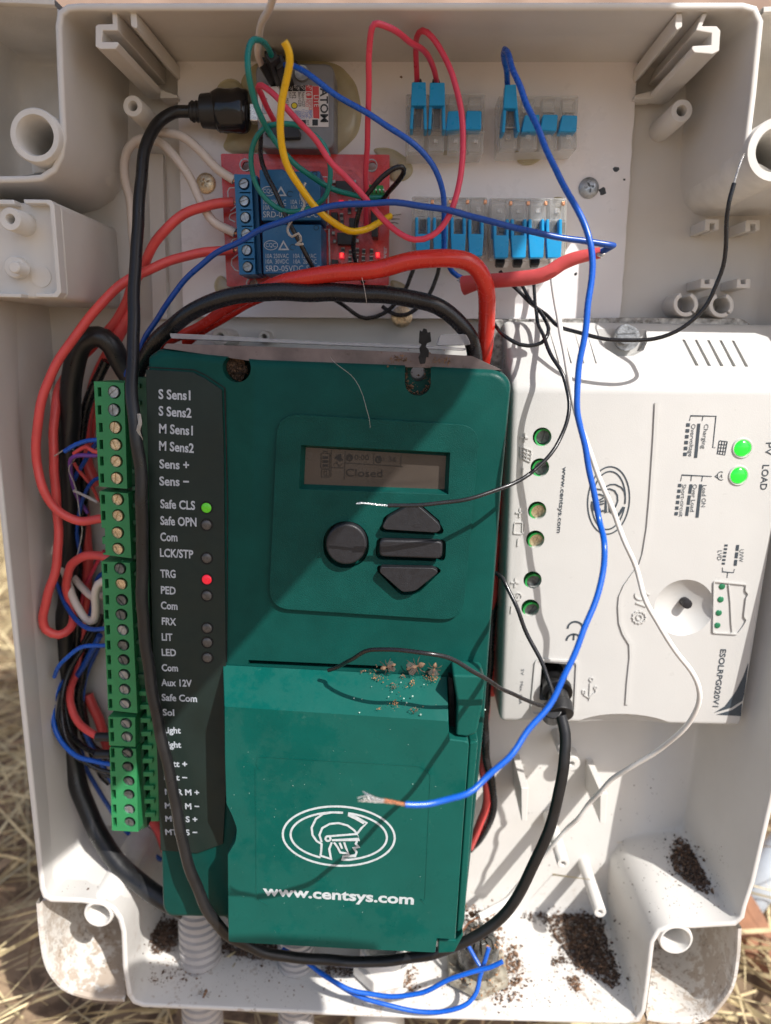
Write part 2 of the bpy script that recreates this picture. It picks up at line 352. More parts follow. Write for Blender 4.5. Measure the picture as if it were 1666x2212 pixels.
def screw(name, u, v, D, rpx, ang, m, parent, hh=0.9, slot=0.16):
    """slotted pan head: two raised half discs over a lower disc"""
    c = pt(u, v, D); r = rpx*D/F; a = math.radians(ang); parts = []
    parts.append(lathe(c, [(r*.97, .35), (r*.97, hh)], (0, 1, 0), 22))
    for s in (1, -1):
        q = []; hw = slot*r; t0 = math.asin(hw/r)
        for i in range(13):
            t = t0+(math.pi-2*t0)*i/12; q.append((r*math.cos(t), s*r*math.sin(t)))
        P = [Vector((c.x+x*math.cos(a)-y*math.sin(a), 0, c.z+x*math.sin(a)+y*math.cos(a))) for x, y in q]
        V, Fc = ext(P, D, D+hh*.9); C2 = sum(P, Vector())/len(P)
        for i in range(len(P)):                        # rounded shoulder
            dx = V[i].x-c.x; dz = V[i].z-c.z; V[i] = Vector((c.x+dx*.93, V[i].y, c.z+dz*.93))
        parts.append((V, Fc))
    V, Fc = merge(parts); return mk(name, V, Fc, m, parent, smooth=True, angle=30)
def dome(name, u, v, D, rpx, m, parent=None, h=0.5, **kw):
    r = rpx*D/F; pr = [(r, 1.2), (r, .0)]+[(r*math.cos(t), -h*r*math.sin(t)) for t in [math.pi/2*i/6 for i in range(1, 7)]]
    V, Fc = lathe(pt(u, v, D), pr, (0, 1, 0), 22); return mk(name, V, Fc, m, parent, smooth=True, angle=50, **kw)
# ================================================================ ENCLOSURE
enc = thing("enclosure", pt(850, 2190, 230), "open cream plastic enclosure standing upright, holding all the electronics", "enclosure")
def lin(y, x0, y0, x1, y1): return x0+(x1-x0)*(y-y0)/(y1-y0)
PR = [((175, 25), (300, 126)), ((1600, 24), (1465, 126)), ((1622, 30), (1476, 131)), ((1632, 52), (1481, 145)),
      ((1617, 207), (1482, 230)), ((1603, 320), (1472, 320)), ((1604, 352), (1470, 400)), ((1620, 376), (1480, 440)), ((1650, 392), (1500, 462)),
      ((1690, 401), (1530, 468)), ((1972, 405), (1640, 466)), ((1990, 425), (1644, 480))]
PR += [(((lin(y, 1990, 425, 1664, 1690) if y < 1690 else lin(y, 1664, 1690, 1602, 1975)), y), (lin(775+(y-775)*.836, 1644, 480, 1473, 1785), 775+(y-775)*.836)) for y in (800, 1200, 1600, 1900)]
PR += [((1600, 1955), (1476, 1765)), ((1596, 1976), (1473, 1782)), ((1583, 1988), (1462, 1791)), ((1500, 1993), (1430, 1795)), ((1449, 1994), (1395, 1798)),
       ((1420, 2003), (1345, 1815)), ((1402, 2030), (1318, 1850)), ((1397, 2070), (1311, 1900)), ((1391, 2120), (1311, 1945)), ((1383, 2178), (1313, 1966)),
       ((1374, 2196), (1306, 1975)), ((1350, 2200), (1290, 1976)), ((830, 2186), (830, 1968)), ((312, 2164), (356, 1958)), ((295, 2158), (347, 1953)), ((286, 2145), (343, 1942)),
       ((277, 2085), (338, 1910)), ((274, 2010), (335, 1870)), ((266, 1980), (322, 1840)), ((250, 1958), (295, 1822)), ((229, 1946), (262, 1815)),
       ((179, 1939), (200, 1812)), ((114, 1937), (172, 1809)), ((103, 1931), (166, 1801)), ((98, 1915), (163, 1788))]
PR += [((lin(y, -57, 425, 98, 1915), y), (lin(775+(y-775)*.836, 79, 482, 163, 1788), 775+(y-775)*.836)) for y in (1700, 1300, 900)]
PR += [((-57, 425), (79, 482)), ((-50, 399), (85, 470)), ((0, 396), (130, 466)), ((60, 395), (180, 462)), ((95, 392), (215, 452)), ((125, 372), (250, 425)),
       ((140, 340), (268, 390)), ((146, 300), (275, 350)), ((139, 150), (278, 215)), ((136, 60), (281, 150)), ((140, 36), (285, 134)), ((153, 27), (292, 128))]
DR, DBK = 209.0, 250.0
RIM = [pt(*p[0], DR) for p in PR]; BCK = [pt(*p[1], DBK) for p in PR]
def offs(P, d):
    n = len(P); out = []
    area = sum(P[i].x*P[(i+1) % n].z-P[(i+1) % n].x*P[i].z for i in range(n)); sg = 1 if area < 0 else -1
    for i in range(n):
        e1 = P[i]-P[i-1]; e2 = P[(i+1) % n]-P[i]
        n1 = Vector((-e1.z, 0, e1.x)).normalized(); n2 = Vector((-e2.z, 0, e2.x)).normalized()
        b = (n1+n2); b = b.normalized(); k = min(1.6, 1/max(.5, b.dot(n1))); out.append(P[i]+b*d*sg*k)
    return out
def rings(rs, capa=False, capb=False, closed=True):
    n = len(rs[0]); V = [v for r in rs for v in r]; Fc = []
    for k in range(len(rs)-1):
        for i in range(n if closed else n-1): j = (i+1) % n; Fc.append([k*n+i, k*n+j, (k+1)*n+j, (k+1)*n+i])
    if capa: Fc.append(list(range(n)))
    if capb: Fc.append([(len(rs)-1)*n+i for i in range(n)])
    return V, Fc
def ring_at(s, D): return [Vector((a.x+(b.x-a.x)*s, D-250, a.z+(b.z-a.z)*s)) for a, b in zip(RIM, BCK)]
V, Fc = rings([ring_at(s, D) for s, D in ((0, DR), (.25, 221), (.5, 233), (.72, 242.6), (.80, 246), (.87, 248.3), (.95, 249.6), (1.04, 250))], capb=True)
mk("tub", V, Fc, "cream_plastic", enc, smooth=True, angle=50)
O1 = offs(RIM, 1.7); O0 = offs(RIM, .35); Oh = offs(RIM, 1.35)
def dd(P, D): return [Vector((p.x, D-250, p.z)) for p in P]
from mathutils.bvhtree import BVHTree
TUB = BVHTree.FromPolygons(V, Fc)
CAMP = Vector((0, -250, HC))
def hit(u, v):
    d = (pt(u, v, 250)-CAMP).normalized(); h = TUB.ray_cast(CAMP+d*20, d)
    return (h[0], h[1] if h[1].dot(d) < 0 else -h[1]) if h[0] else (pt(u, v, 249), Vector((0, -1, 0)))
V, Fc = rings([dd(RIM, DR+.02), dd(RIM, DR-.5), dd(O0, DR-.85), dd(Oh, DR-.85), dd(O1, DR-.5), dd(O1, 214), dd(O1, 253)], capb=True)
mk("rim", V, Fc, "cream_plastic", enc, smooth=True, angle=50)
# corner pockets: outline (pixels at depth 210), walls run back to a floor
def pocket(px, Df, wall, lab=None):
    P = [pt(u, v, 210) for u, v in px]; n = len(P); c = sum(P, Vector())/n
    I = offs(P, -0.05)
    def sh(s, D): return [Vector((c.x+(p.x-c.x)*s, D-250, c.z+(p.z-c.z)*s)) for p in P]
    V, Fc = rings([sh(1, 211), sh(.985, 222), sh(.97, Df-5), sh(.94, Df-1.2), sh(.86, Df)], capb=True)
    mk("corner_pocket", V, Fc, "weathered_flange", enc, smooth=True, angle=55)
    W0 = [pt(*px[i], 210) for i in wall]
    C = spline(W0, 2.0); V, Fc = [], []
    for i, p in enumerate(C):
        d = (C[min(i+1, len(C)-1)]-C[max(i-1, 0)]).normalized(); s = Vector((-d.z, 0, d.x))
        if s.dot(p-c) < 0: s = -s
        for o_, D in ((0.02, 252), (0.02, 210), (.3, 209.6), (1.3, 209.6), (1.6, 210), (1.6, 252)): V.append(Vector((p.x, D-250, p.z))+s*o_)
    for i in range(len(C)-1):
        for k in range(5): Fc.append([i*6+k, i*6+k+1, i*6+k+7, i*6+k+6])
    mk("pocket_flange", V, Fc, "weathered_flange", enc, smooth=True, angle=50)
pocket([(120, 14), (119, 150), (128, 290), (122, 345), (98, 370), (40, 378), (-90, 378), (-110, 300), (-110, 60), (-95, 12), (20, 10)], 243, [6, 7, 8, 9, 10, 0])
pocket([(1648, 30), (1646, 60), (1631, 205), (1618, 322), (1620, 348), (1634, 368), (1680, 386), (1900, 392), (1925, 360), (1925, 60), (1900, 26), (1780, 24)], 243, [7, 8, 9, 10, 11, 0])
pocket([(88, 1950), (94, 2021), (104, 2078), (122, 2112), (150, 2137), (206, 2152), (270, 2155), (264, 2100), (260, 2010), (240, 1968), (215, 1957), (179, 1952), (104, 1950)], 246, [0, 1, 2, 3, 4, 5, 6])
pocket([(1592, 2004), (1500, 2008), (1449, 2010), (1430, 2018), (1414, 2045), (1408, 2120), (1398, 2196), (1470, 2204), (1520, 2198), (1552, 2168), (1577, 2128), (1588, 2070)], 246, [6, 7, 8, 9, 10, 11, 0])
def bush(u, v, rpx, ipx, D=206, Db=249, m="gland_white"):
    r = rpx*D/F; i = ipx*D/F
    V, Fc = lathe(pt(u, v, D), [(i*.92, 32), (i*.92, 12), (i*.97, 1), (i+.3, 0), (r-.35, 0), (r, .5), (r*1.03, Db-D)], (0, 1, 0), 36)
    Fc = Fc[:-1]; mk("lid_screw_bush", V, Fc, m, enc, smooth=True, angle=45)
bush(75, 292, 52, 37); bush(1680, 324, 60, 40); bush(212, 1976, 38, 29, 208); bush(1461, 2031, 42, 33, 208)
for (u, v, r) in ((22, 500, 1),): pass
# foot web under the upper pocket bushes
prism("bush_web", [(66, 345), (110, 330), (112, 372), (70, 374)], 214, 246, "gland_white", enc, bevel=.4)
prism("bush_web", [(1640, 352), (1690, 380), (1690, 384), (1640, 366)], 214, 246, "gland_white", enc, bevel=.3)
# card guide rails on the top wall
def rail(px, D0, D1, name="guide_rail"):
    P = [pt(u, v, D0) for u, v in px]; V, Fc = ext(P, D0, D1); mk(name, V, Fc, "cream_plastic", enc, bevel=.25)
rail([(226, 54), (240, 54), (249, 66), (215, 67), (213, 92), (247, 90), (250, 98), (243, 105), (214, 106), (205, 100), (205, 60), (214, 52), (243, 50), (242, 26), (254, 26), (255, 58), (250, 67), (219, 67)][::1] if False else
     [(242, 26), (253, 26), (255, 66), (222, 66), (220, 90), (254, 90), (258, 95), (250, 106), (216, 106), (206, 100), (206, 56), (212, 52), (243, 51)], 210, 248)
rail([(281, 26), (295, 26), (297, 56), (294, 62), (283, 56)], 210, 248)
rail([(1529, 28), (1518, 28), (1503, 66), (1537, 72), (1536, 97), (1496, 99), (1494, 106), (1500, 114), (1540, 117), (1554, 110), (1557, 66), (1549, 56), (1517, 56)], 210, 248)
rail([(1475, 28), (1461, 28), (1458, 56), (1462, 66), (1474, 58)], 210, 248)
rail([(347, 193), (382, 205), (384, 212), (345, 212)], 243, 249, "rail_foot"); rail([(1372, 205), (1412, 195), (1412, 212), (1372, 213)], 243, 249, "rail_foot")
def boss(name, u, v, D, rpx, hole, Db=250, ex=0, m="cream_plastic"):
    r = rpx*D/F; h = hole*D/F
    V, Fc = lathe(pt(u, v, D), [(h, 9), (h, .2), (h+.15, 0), (r-.2, 0), (r, .25), (r*1.06, Db-D)], (0, 1, 0), 28); mk(name, V, Fc, m, enc, smooth=True, angle=40)
boss("screw_boss", 287, 229, 231, 20, 9); boss("screw_boss", 1473, 239, 231, 21, 9.5)
boss("screw_boss", 1217, 1866, 222, 15, 6); boss("screw_boss", 1297, 1971, 224, 15, 6, 250); boss("screw_boss", 1220, 1627, 236, 15, 8)
boss("screw_boss", 476, 728, 236, 19, 8); boss("screw_boss", 570, 728, 243, 13, 6)
boss("moulded_post", 1236, 1650, 243, 19, 6)
for px in ([(1126, 1702), (1142, 1702), (1138, 1774), (1127, 1774)], [(1297, 1712), (1313, 1714), (1308, 1782), (1296, 1778)]):
    rail(px, 228, 250, "moulded_fin")
# open box inside, at the far side by the edge of the view
trayP = [(-75, 430), (108, 431), (117, 442), (132, 630), (124, 644), (-60, 640)]
P0 = [pt(*p, 207) for p in trayP]; V, Fc = ext(P0, 211, 250, 1.0)
mk("moulded_box", V, Fc, "cream_plastic", enc, bevel=1.6, segs=3)
for q in ([(50, 430), (108, 431), (117, 441), (132, 632), (124, 643), (76, 642), (76, 633), (114, 634), (122, 626), (107, 446), (100, 440), (52, 440)],
          [(-70, 430), (30, 431), (32, 442), (-60, 441)], [(-66, 632), (46, 634), (46, 643), (-60, 641)]):
    prism("raised_lip", q, 207.5, 211.4, "cream_plastic", enc, bevel=.3)
boss("screw_boss", 22, 473, 203, 23, 9.5, 212, m="gland_white"); 
for rp, D0, D1 in ((22, 208, 212), (12, 203, 208.5)):
    c = pt(30, 577, D0); r = rp*D0/F; V, Fc = lathe(c, [(r-.3, 0), (r, .3), (r*1.04, D1-D0)], (0, 1, 0), 26); mk("locating_peg", V, Fc, "gland_white", enc, smooth=True, angle=40)
c = pt(88, 597, 210.7); V, Fc = lathe(c, [(22*210/F, 0), (22*210/F, 2)], (0, 1, 0), 30); mk("round_pad", V, Fc, "cream_plastic", enc, smooth=True, angle=40)
# clips and split rings at the far side
for (u, v) in ((1530, 486), (1618, 488)):
    rail([(u-6, v-13), (u+24, v-13), (u+24, v+10), (u+14, v+10), (u+14, v-4), (u+4, v-4), (u+4, v+12), (u-8, v+12)], 238, 250, "cable_clip")
for (u, v) in ((1522, 613), (1600, 613)):
    rail([(u-7, v-11), (u+1, v-11), (u+1, v), (u+11, v), (u+11, v-11), (u+22, v-11), (u+21, v+10), (u-9, v+9)], 238, 250, "cable_clip")
for (u, v) in ((1482, 657), (1559, 659)):
    for a0, a1 in ((-65, 45), (55, 245)):
        A = arc(u, v, 27, 27, a0, a1, 16); B = arc(u, v, 18, 18, a1, a0, 16); rail(A+B, 239, 250, "split_ring")
# ribs of the back wall beside the white panel
rail([(318, 330), (352, 332), (362, 690), (330, 690)], 247.5, 251, "back_rib"); rail([(1452, 700), (1460, 700), (1448, 1150), (1440, 1150)], 249.3, 251, "back_rib")
# ================================================================ BACKGROUND
def ground():
    n = 60; V, Fc = [], []
    for j in range(n+1):
        for i in range(n+1):
            fx = (i/n-.5); fy = (j/n-.5); x = math.copysign(abs(fx*2)**2.2*12000, fx); y = math.copysign(abs(fy*2)**2.2*12000, fy)
            near = math.exp(-(x*x+y*y)/9e5); z = near*(6*math.sin(x*.021+y*.013)+5*math.sin(y*.037-x*.017))-6
            V.append(Vector((x, y, z)))
    for j in range(n):
        for i in range(n): a = j*(n+1)+i; Fc.append([a, a+1, a+n+2, a+n+1])
    mat("soil_ground", (0.30, 0.215, 0.135), 0.95, var=0.35, vscale=25, bump=1.0, bscale=250, mottle=((0.09, 0.06, 0.04), 60, 0.5, 0.7))
    mk("ground", V, Fc, "soil_ground", None, smooth=True, kind="structure")
ground()
def blades(name, n, rx, ry, lo, hi, wlo, whi, m, up=0.35, seed=1):
    rnd = random.Random(seed); V, Fc = [], []
    for _ in range(n):
        x = rnd.uniform(*rx); y = rnd.uniform(*ry); L_ = rnd.uniform(lo, hi); a = rnd.uniform(0, 2*math.pi); el = abs(rnd.gauss(0, up)); w_ = rnd.uniform(wlo, whi)
        if -190 < x < 180 and y < 45: L_ *= .5; el = min(el, .12)
        if -160 < x < 150 and y < -20: continue
        d = Vector((math.cos(a)*math.cos(el), math.sin(a)*math.cos(el), math.sin(el))); s = Vector((-d.y, d.x, 0)).normalized(); b = Vector((x, y, rnd.uniform(-4, 10)))
        bend = rnd.uniform(-.4, .4); k = 4; o = len(V); tw = rnd.uniform(0, 3.14); upv = d.cross(s)
        sv = s*math.cos(tw)+upv*math.sin(tw)
        for i in range(k+1):
            t = i/k; c = b+d*L_*t+s*bend*L_*t*t-Vector((0, 0, .25*L_*el*t*t)); ww = w_*(1-.85*t**2)*.5
            V += [c-sv*ww, c+sv*ww]
            V += [c+sv.cross(d)*ww*.7]
        for i in range(k):
            q = o+3*i
            for e in range(3): f = (e+1) % 3; Fc.append([q+e, q+f, q+3+f, q+3+e])
    mk(name, V, Fc, m, None, smooth=True, kind="stuff")
blades("dry_grass", 13000, (-800, 800), (-60, 1300), 40, 170, .8, 2.7, "straw", .45, 1)
blades("leaf_litter", 2600, (-900, 900), (-60, 1400), 20, 90, 1.5, 5.0, "straw_dark", .25, 2)

V, Fc = [], []
def wallbox(x0, x1, y0, y1, z0, z1, nm, m, **k):
    P = [Vector((x, y, z)) for z in (z0, z1) for x, y in ((x0, y0), (x1, y0), (x1, y1), (x0, y1))]
    return mk(nm, P, [[0, 1, 2, 3], [7, 6, 5, 4], [0, 1, 5, 4], [1, 2, 6, 5], [2, 3, 7, 6], [3, 0, 4, 7]], m, None, **k)
mat("brown_render", (0.36, 0.25, 0.19), .9, var=.15, vscale=8, bump=.6, bscale=80)
wallbox(-2500, 2500, 1500, 1650, 0, 1900, "boundary_wall", "brown_render", bevel=5, label="brown rendered wall far behind the enclosure, a sliver above its rim", cat="wall")
# ================================================================ WHITE MOUNTING SHEET AND WHAT IS ON IT
sheet = thing("mounting_sheet", pt(866, 690, 247), "white plastic mounting sheet screwed across the top of the enclosure's back", "mounting sheet")
def jag(a, b, n, s, rnd=random.Random(3)):
    return [(a[0]+(b[0]-a[0])*i/n+rnd.uniform(-s, s), a[1]+(b[1]-a[1])*i/n) for i in range(1, n)]
sp = [(382, 129), (900, 130), (1378, 127), (1376, 170)]+jag((1376, 170), (1340, 690), 26, 1.3)+[(1338, 690), (900, 688), (396, 684)]+jag((396, 684), (382, 129), 10, .6)
prism("sheet", sp, 246, 249, "white_sheet", sheet, bevel=.12)
def phillips(u, v, rpx, m, D=245.2):
    c = pt(u, v, D); r = rpx*D/F
    V, Fc = lathe(c, [(r*.25, 0), (r*.8, .1), (r, .5), (r, 1.2)], (0, 1, 0), 28); o = mk("screw", V, Fc, m, sheet, smooth=True, angle=40)
    a = math.radians(random.uniform(10, 60)); cut = []
    for k in range(2):
        b = a+k*math.pi/2; w_, l_ = r*.17, r*.62
        P = [Vector((c.x+x*math.cos(b)-y*math.sin(b), 0, c.z+x*math.sin(b)+y*math.cos(b))) for x, y in ((-l_, -w_*.7), (-w_, -w_), (w_, -w_), (l_, -w_*.7), (l_, w_*.7), (w_, w_), (-w_, w_), (-l_, w_*.7))]
        cut.append(ext(P, D-1, D+.75, .6))
    boolean(o, cut[:1]); boolean(o, cut[1:])
phillips(444, 395, 20, "screw_brass"); phillips(1273, 405, 20, "screw_zinc"); phillips(868, 684, 22, "screw_brass")
for i, (u, v, r) in enumerate(((1331, 366, 7), (1302, 413, 10), (1377, 148, 6), (1349, 388, 3), (1244, 592, 4), (867, 166, 3))):
    rnd = random.Random(i); pp = [(u+r*rnd.uniform(.6, 1.15)*math.cos(t/9*6.283), v+r*rnd.uniform(.6, 1.1)*math.sin(t/9*6.283)) for t in range(9)]
    if i == 2: pp = [(1380, 133), (1383, 150), (1378, 164), (1373, 160), (1372, 148)]
    prism("burn_mark", pp, 245.95, 246.2, "black_plastic" if i != 5 else "soil_brown", sheet)
def glue(px, D, h=2.0, seed=0):
    P = rrect(px, 18, 5); rnd = random.Random(seed); n = len(P); c = Vector((sum(p[0] for p in P)/n, sum(p[1] for p in P)/n))
    rs = []
    for s, d in ((1, 0), (.97, .45), (.88, .8), (.6, 1)):
        rs.append([pt(c.x+(p[0]-c.x)*s, c.y+(p[1]-c.y)*s, D-h*d) for p in P])
    V, Fc = rings(rs, capb=True); return V, Fc
gl = [glue([(520, 170), (548, 138), (580, 128), (690, 130), (735, 140), (770, 180), (783, 240), (775, 290), (745, 320), (715, 345), (705, 300), (590, 320), (550, 330), (505, 335), (478, 320), (495, 290), (482, 250), (500, 245), (520, 215)], 246, 2.6, 1),
      glue([(466, 192), (480, 172), (510, 168), (535, 200), (520, 230), (470, 215)], 246, 3, 2), glue([(800, 320), (845, 318), (885, 345), (895, 370), (880, 390), (845, 395), (830, 350)], 246, 1.2, 3),
      glue([(475, 590), (500, 612), (520, 640), (470, 640), (460, 615)], 246, 1.2, 4), glue([(1105, 325), (1160, 325), (1175, 340), (1150, 358), (1120, 356)], 246, 1.5, 5),
      glue([(900, 325), (990, 325), (985, 342), (910, 340)], 246, 1.2, 6), glue([(840, 600), (880, 615), (895, 650), (850, 640)], 246, 1, 7), glue([(1190, 425), (1222, 425), (1224, 545), (1208, 570), (1205, 450)], 246, 1.5, 8)]
for k, g in enumerate(gl): mk("glue_patch", *g, "hot_glue", sheet, smooth=True, angle=70)
# ---------------------------------------------------------------- little grey controller module
mod = thing("controller_module", pt(640, 325, 240), "small grey plug-in controller module glued to the white sheet, its label turned sideways", "controller module")
prism("module_case", rrect([(551, 135), (722, 137), (722, 322), (558, 320)], 22, 6), 233.5, 246, "module_grey", mod, bevel=.8, segs=3)
prism("label", [(581, 184), (709, 186), (710, 274), (640, 273), (583, 262)], 233.3, 233.7, "label_white", mod)
prism("label_stripe", [(675, 186), (689, 186.5), (690, 256), (677, 255)], 233.2, 233.4, "label_red", mod)
text("ATOM", (692, 190), (693, 264), 233.2, "black_plastic", mod, h=15, bold=.02); text("LITE", (678, 206), (679, 231), 233.12, "label_white", mod, h=10)
for i, (s, u, a, b, h, m) in enumerate((("ESP32", 667, 215, 238, 7, "label_red"), ("PICO", 660, 215, 231, 6, "label_red"), ("BPS", 667, 239, 256, 7, "label_blue_ink"), ("1200-", 660, 239, 256, 5, "label_blue_ink"),
      ("115.2K/", 653, 237, 257, 5, "label_blue_ink"), ("250K/", 646, 239, 257, 5, "label_blue_ink"), ("500K/", 640, 239, 256, 5, "label_blue_ink"), ("750K", 634, 239, 252, 5, "label_blue_ink"), ("Neo=G27", 652, 199, 231, 6, "black_plastic"),
      ("Btn=G39", 644, 199, 230, 6, "black_plastic"), ("M2", 631, 200, 213, 8, "black_plastic"), ("HOLE", 625, 199, 212, 4, "black_plastic"), ("M2.5", 618, 213, 228, 5, "black_plastic"), ("RST", 662, 260, 271, 5, "black_plastic"))):
    text(s, (u, a), (u+.6, b), 233.2, m, mod, h=h)
for i, s in enumerate(("G23", "G33", "G19", "G22", "3V3")):
    u = 604+14.2*i; prism("label_cell", [(u, 184.5), (u+13.4, 184.7), (u+13.4, 197), (u, 197)], 233.2, 233.4, "label_red" if i == 4 else "black_plastic", mod)
    text(s, (u+2, 187), (u+11, 195), 233.1, "label_white", mod, h=5)
prism("label_cell", rrect([(661, 199), (673, 199), (674, 212), (662, 212)], 3), 233.2, 233.4, "label_red", mod)
for k in range(3): mk("label_mark", *stroke(arc(667, 208, 2+2*k, 2+2*k, 200, 340, 6), 1, 233.15), "label_white", mod)
for a, b in (((648, 259), (661, 271)), ((675, 258), (687, 271))): prism("label_cell", [a, (b[0], a[1]), b, (a[0], b[1])], 233.2, 233.4, "black_plastic", mod)
prism("label_dot", arc(636, 228, 7, 7, 0, 360, 18)[:-1], 233.2, 233.4, "black_plastic", mod); prism("label_dot", arc(636, 228, 5.4, 5.4, 0, 360, 18)[:-1], 233.1, 233.2, "label_yellow", mod)
prism("socket", [(571, 108), (640, 130), (665, 170), (664, 184), (571, 182)], 234, 243, "black_plastic", mod, bevel=.3)
prism("socket", [(580, 268), (640, 272), (649, 284), (648, 298), (600, 300), (572, 290)], 231.5, 235, "black_plastic", mod, bevel=.4)
prism("grove_socket", [(556, 190), (603, 184), (603, 256), (600, 262), (558, 262)], 230.5, 236, "label_white", mod, bevel=.3)
prism("socket_opening", [(566, 212), (577, 211), (578, 246), (566, 246)], 230.3, 230.7, "smd_grey", mod, bevel=.1)
V, Fc = lathe(pt(652, 157, 232.3), [(.5, .2), (2.1, 0), (2.4, 1.5)], (0, 1, 0), 16); mk("screw", V, Fc, "screw_zinc", mod, smooth=True)
# jumper housings pushed into it
def jumper(name, a, b, wd, D0, D1, label, m="black_plastic"):
    """square wire housing from pixel a (depth D0) to b (depth D1)"""
    A, B = pt(*a, D0), pt(*b, D1); d = (B-A).normalized(); s = d.cross(Vector((0, 1, 0))).normalized(); t = d.cross(s); h = wd/2
    V = [P+s*x*h*k+t*y*h*k for P, k in ((A, .8), (A+d*.8, 1), (B, 1)) for x, y in ((-1, -1), (1, -1), (1, 1), (-1, 1))]
    Fc = [[0, 1, 2, 3], [8, 9, 10, 11]]+[[k*4+i, k*4+(i+1) % 4, k*4+4+(i+1) % 4, k*4+4+i] for k in (0, 1) for i in range(4)]
    mk(name, V, Fc, m, None, bevel=.2, label=label, cat="connector")
jumper("jumper_housing", (566, 134), (598, 190), 2.6, 222, 235, "black jumper housing on the white wire, tilted over the grey module")
jumper("jumper_housing", (587, 120), (605, 184), 3.2, 216, 235, "black jumper housing on the teal wire beside the tilted one")
jumper("jumper_housing", (603, 134), (622, 182), 3.4, 219, 235, "black jumper housing on the blue wire above the module label")
# ---------------------------------------------------------------- relay board
rel = thing("relay_board", pt(665, 610, 243), "red circuit board with two blue relays and a row of blue screw terminals", "relay board")
o = prism("circuit_board", rrect([(477, 332), (842, 334), (840, 616), (490, 619)], 4), 240, 241.6, "pcb_red", rel)
boolean(o, [cylcut(530, 356, 238, 244, 10), cylcut(803, 357, 238, 244, 10), cylcut(544, 612, 238, 244, 9)])
for u, v in ((530, 356), (803, 357), (544, 612)):
    r = 12*240/F; V, Fc = lathe(pt(u, v, 239.9), [(r-.35, 0), (r, 0), (r, 2), (r-.35, 2)], (0, 1, 0), 26, closed=True); mk("hole_ring", V, Fc, "smd_grey", rel, smooth=True)
def traces(L_, wpx, m, D=239.95, name="track"):
    V, Fc = merge([stroke(p, wpx, D, .04) for p in L_]); mk(name, V, Fc, m, rel)
traces([[(560, 352), (690, 356), (765, 366), (800, 398)], [(700, 385), (700, 590)], [(708, 370), (760, 372)], [(722, 480), (730, 520), (720, 570)], [(790, 500), (820, 540)], [(798, 400), (800, 480)]], 7, "pcb_trace")
traces([[(488, 385), (493, 392)], [(510, 405), (496, 406), (492, 414), (494, 436), (500, 441), (508, 441)], [(510, 446), (498, 456)], [(510, 458), (498, 463), (495, 470), (497, 474), (508, 479)],
        [(512, 515), (503, 517), (499, 526), (501, 540)], [(514, 550), (501, 560), (500, 572), (508, 583), (516, 586)], [(524, 597), (575, 599)], [(590, 598), (640, 598)], [(697, 382), (710, 382), (709, 486), (698, 488)], [(700, 495), (711, 495), (713, 584), (700, 585)]], 2.0, "white_print", 239.9, "board_outline")
text("Power", (834, 580), (836, 533), 239.9, "white_print", rel, h=9); text("INP", (819, 419), (838, 421), 239.9, "white_print", rel, h=7)
o = prism("terminal_strip", [(506, 376), (543, 377), (552, 592), (517, 593)], 228, 240, "block_blue", rel)
SY = [(526, 396), (527, 433.5), (529, 469), (531, 504.5), (532, 540), (534, 576)]
boolean(o, [cylcut(u, v, 227, 230.5, 11.6) for u, v in SY]+[ext([pt(a, b, 227) for a, b in [(u-10+k, v+17), (u+14+k, v+17), (u+14+k, v+20), (u-10+k, v+20)]], 227, 230) for (u, v), k in zip(SY[:5], (0, 1, 1, 2, 2))])
prism("terminal_strip_side", [(543, 377), (556, 379), (566, 592), (552, 592)], 231.5, 240, "block_blue", rel, bevel=.2)
for k, (u, v) in enumerate(SY): phs = screw("terminal_screw", u, v, 228.7, 9.6, random.choice((20, 65, 110, 150)), "screw_zinc", rel, .9, .13)
for k, (q, ty) in enumerate((([(560, 366), (610, 365), (618, 370), (692, 369), (694, 476), (565, 477)], 0), ([(566, 484), (694, 485), (695, 591), (569, 592)], 1))):
    r_ = prism("relay", q, 226, 240, "relay_blue", rel, bevel=.35)
    dy = 0 if k == 0 else 115; dx = 0 if k == 0 else 5.5
    for s, a, b, y, h in (("10A 250VAC   10A 125VAC", 569, 678, 441, 8.5), ("10A  30VDC   10A  28VDC", 569, 679, 453, 8.5), ("SRD-05VDC-SL-C", 569, 687, 469.5, 11.5)):
        text(s, (a+dx, y+dy+(1.5 if k else 0)), (b+dx, y+dy+(1.5 if k else 0)), 225.85, "silver_print", r_, h=h)
    cu, cv = (580+dx, 413+dy+3*k*.6); mk("approval_mark", *stroke(arc(cu, cv, 14.5, 10, 0, 360, 30)[:-1], 1.3, 225.9, .06, True), "silver_print", r_); text("CQC", (cu-11, cv+4), (cu+11, cv+4), 225.85, "silver_print", r_, h=8)
    tu, tv = (607+dx, 414+dy+3*k*.6); mk("approval_mark", *stroke([(tu-9, tv+8), (tu, tv-9), (tu+10, tv+8)], 3.2, 225.9, .06, True), "silver_print", r_)
    mk("mould_mark", *stroke(arc(627+dx, 419+dy, 6, 6, 60, 330, 16), 1.0, 225.92, .04), "label_film", r_)
    mk("mould_mark", *stroke(arc(680+dx*.6, 375+dy+k*2, 5, 5, 0, 360, 16)[:-1], 1.2, 225.92, .04, True), "label_film", r_)
for q, D in (([(725, 390), (761, 391), (761, 415), (725, 414)], 237), ([(728, 502), (763, 503), (764, 529), (729, 528)], 237), ([(715, 458), (729, 458), (730, 489), (716, 489)], 237.5), ([(716, 560), (730, 561), (731, 582), (717, 581)], 237.5),
             ([(801, 452), (815, 453), (816, 512), (803, 512)], 234), ([(754, 470), (770, 471), (771, 492), (755, 492)], 238)):
    prism("chip", q, D, 240, "black_plastic", rel, bevel=.2)
rb = random.Random(5)
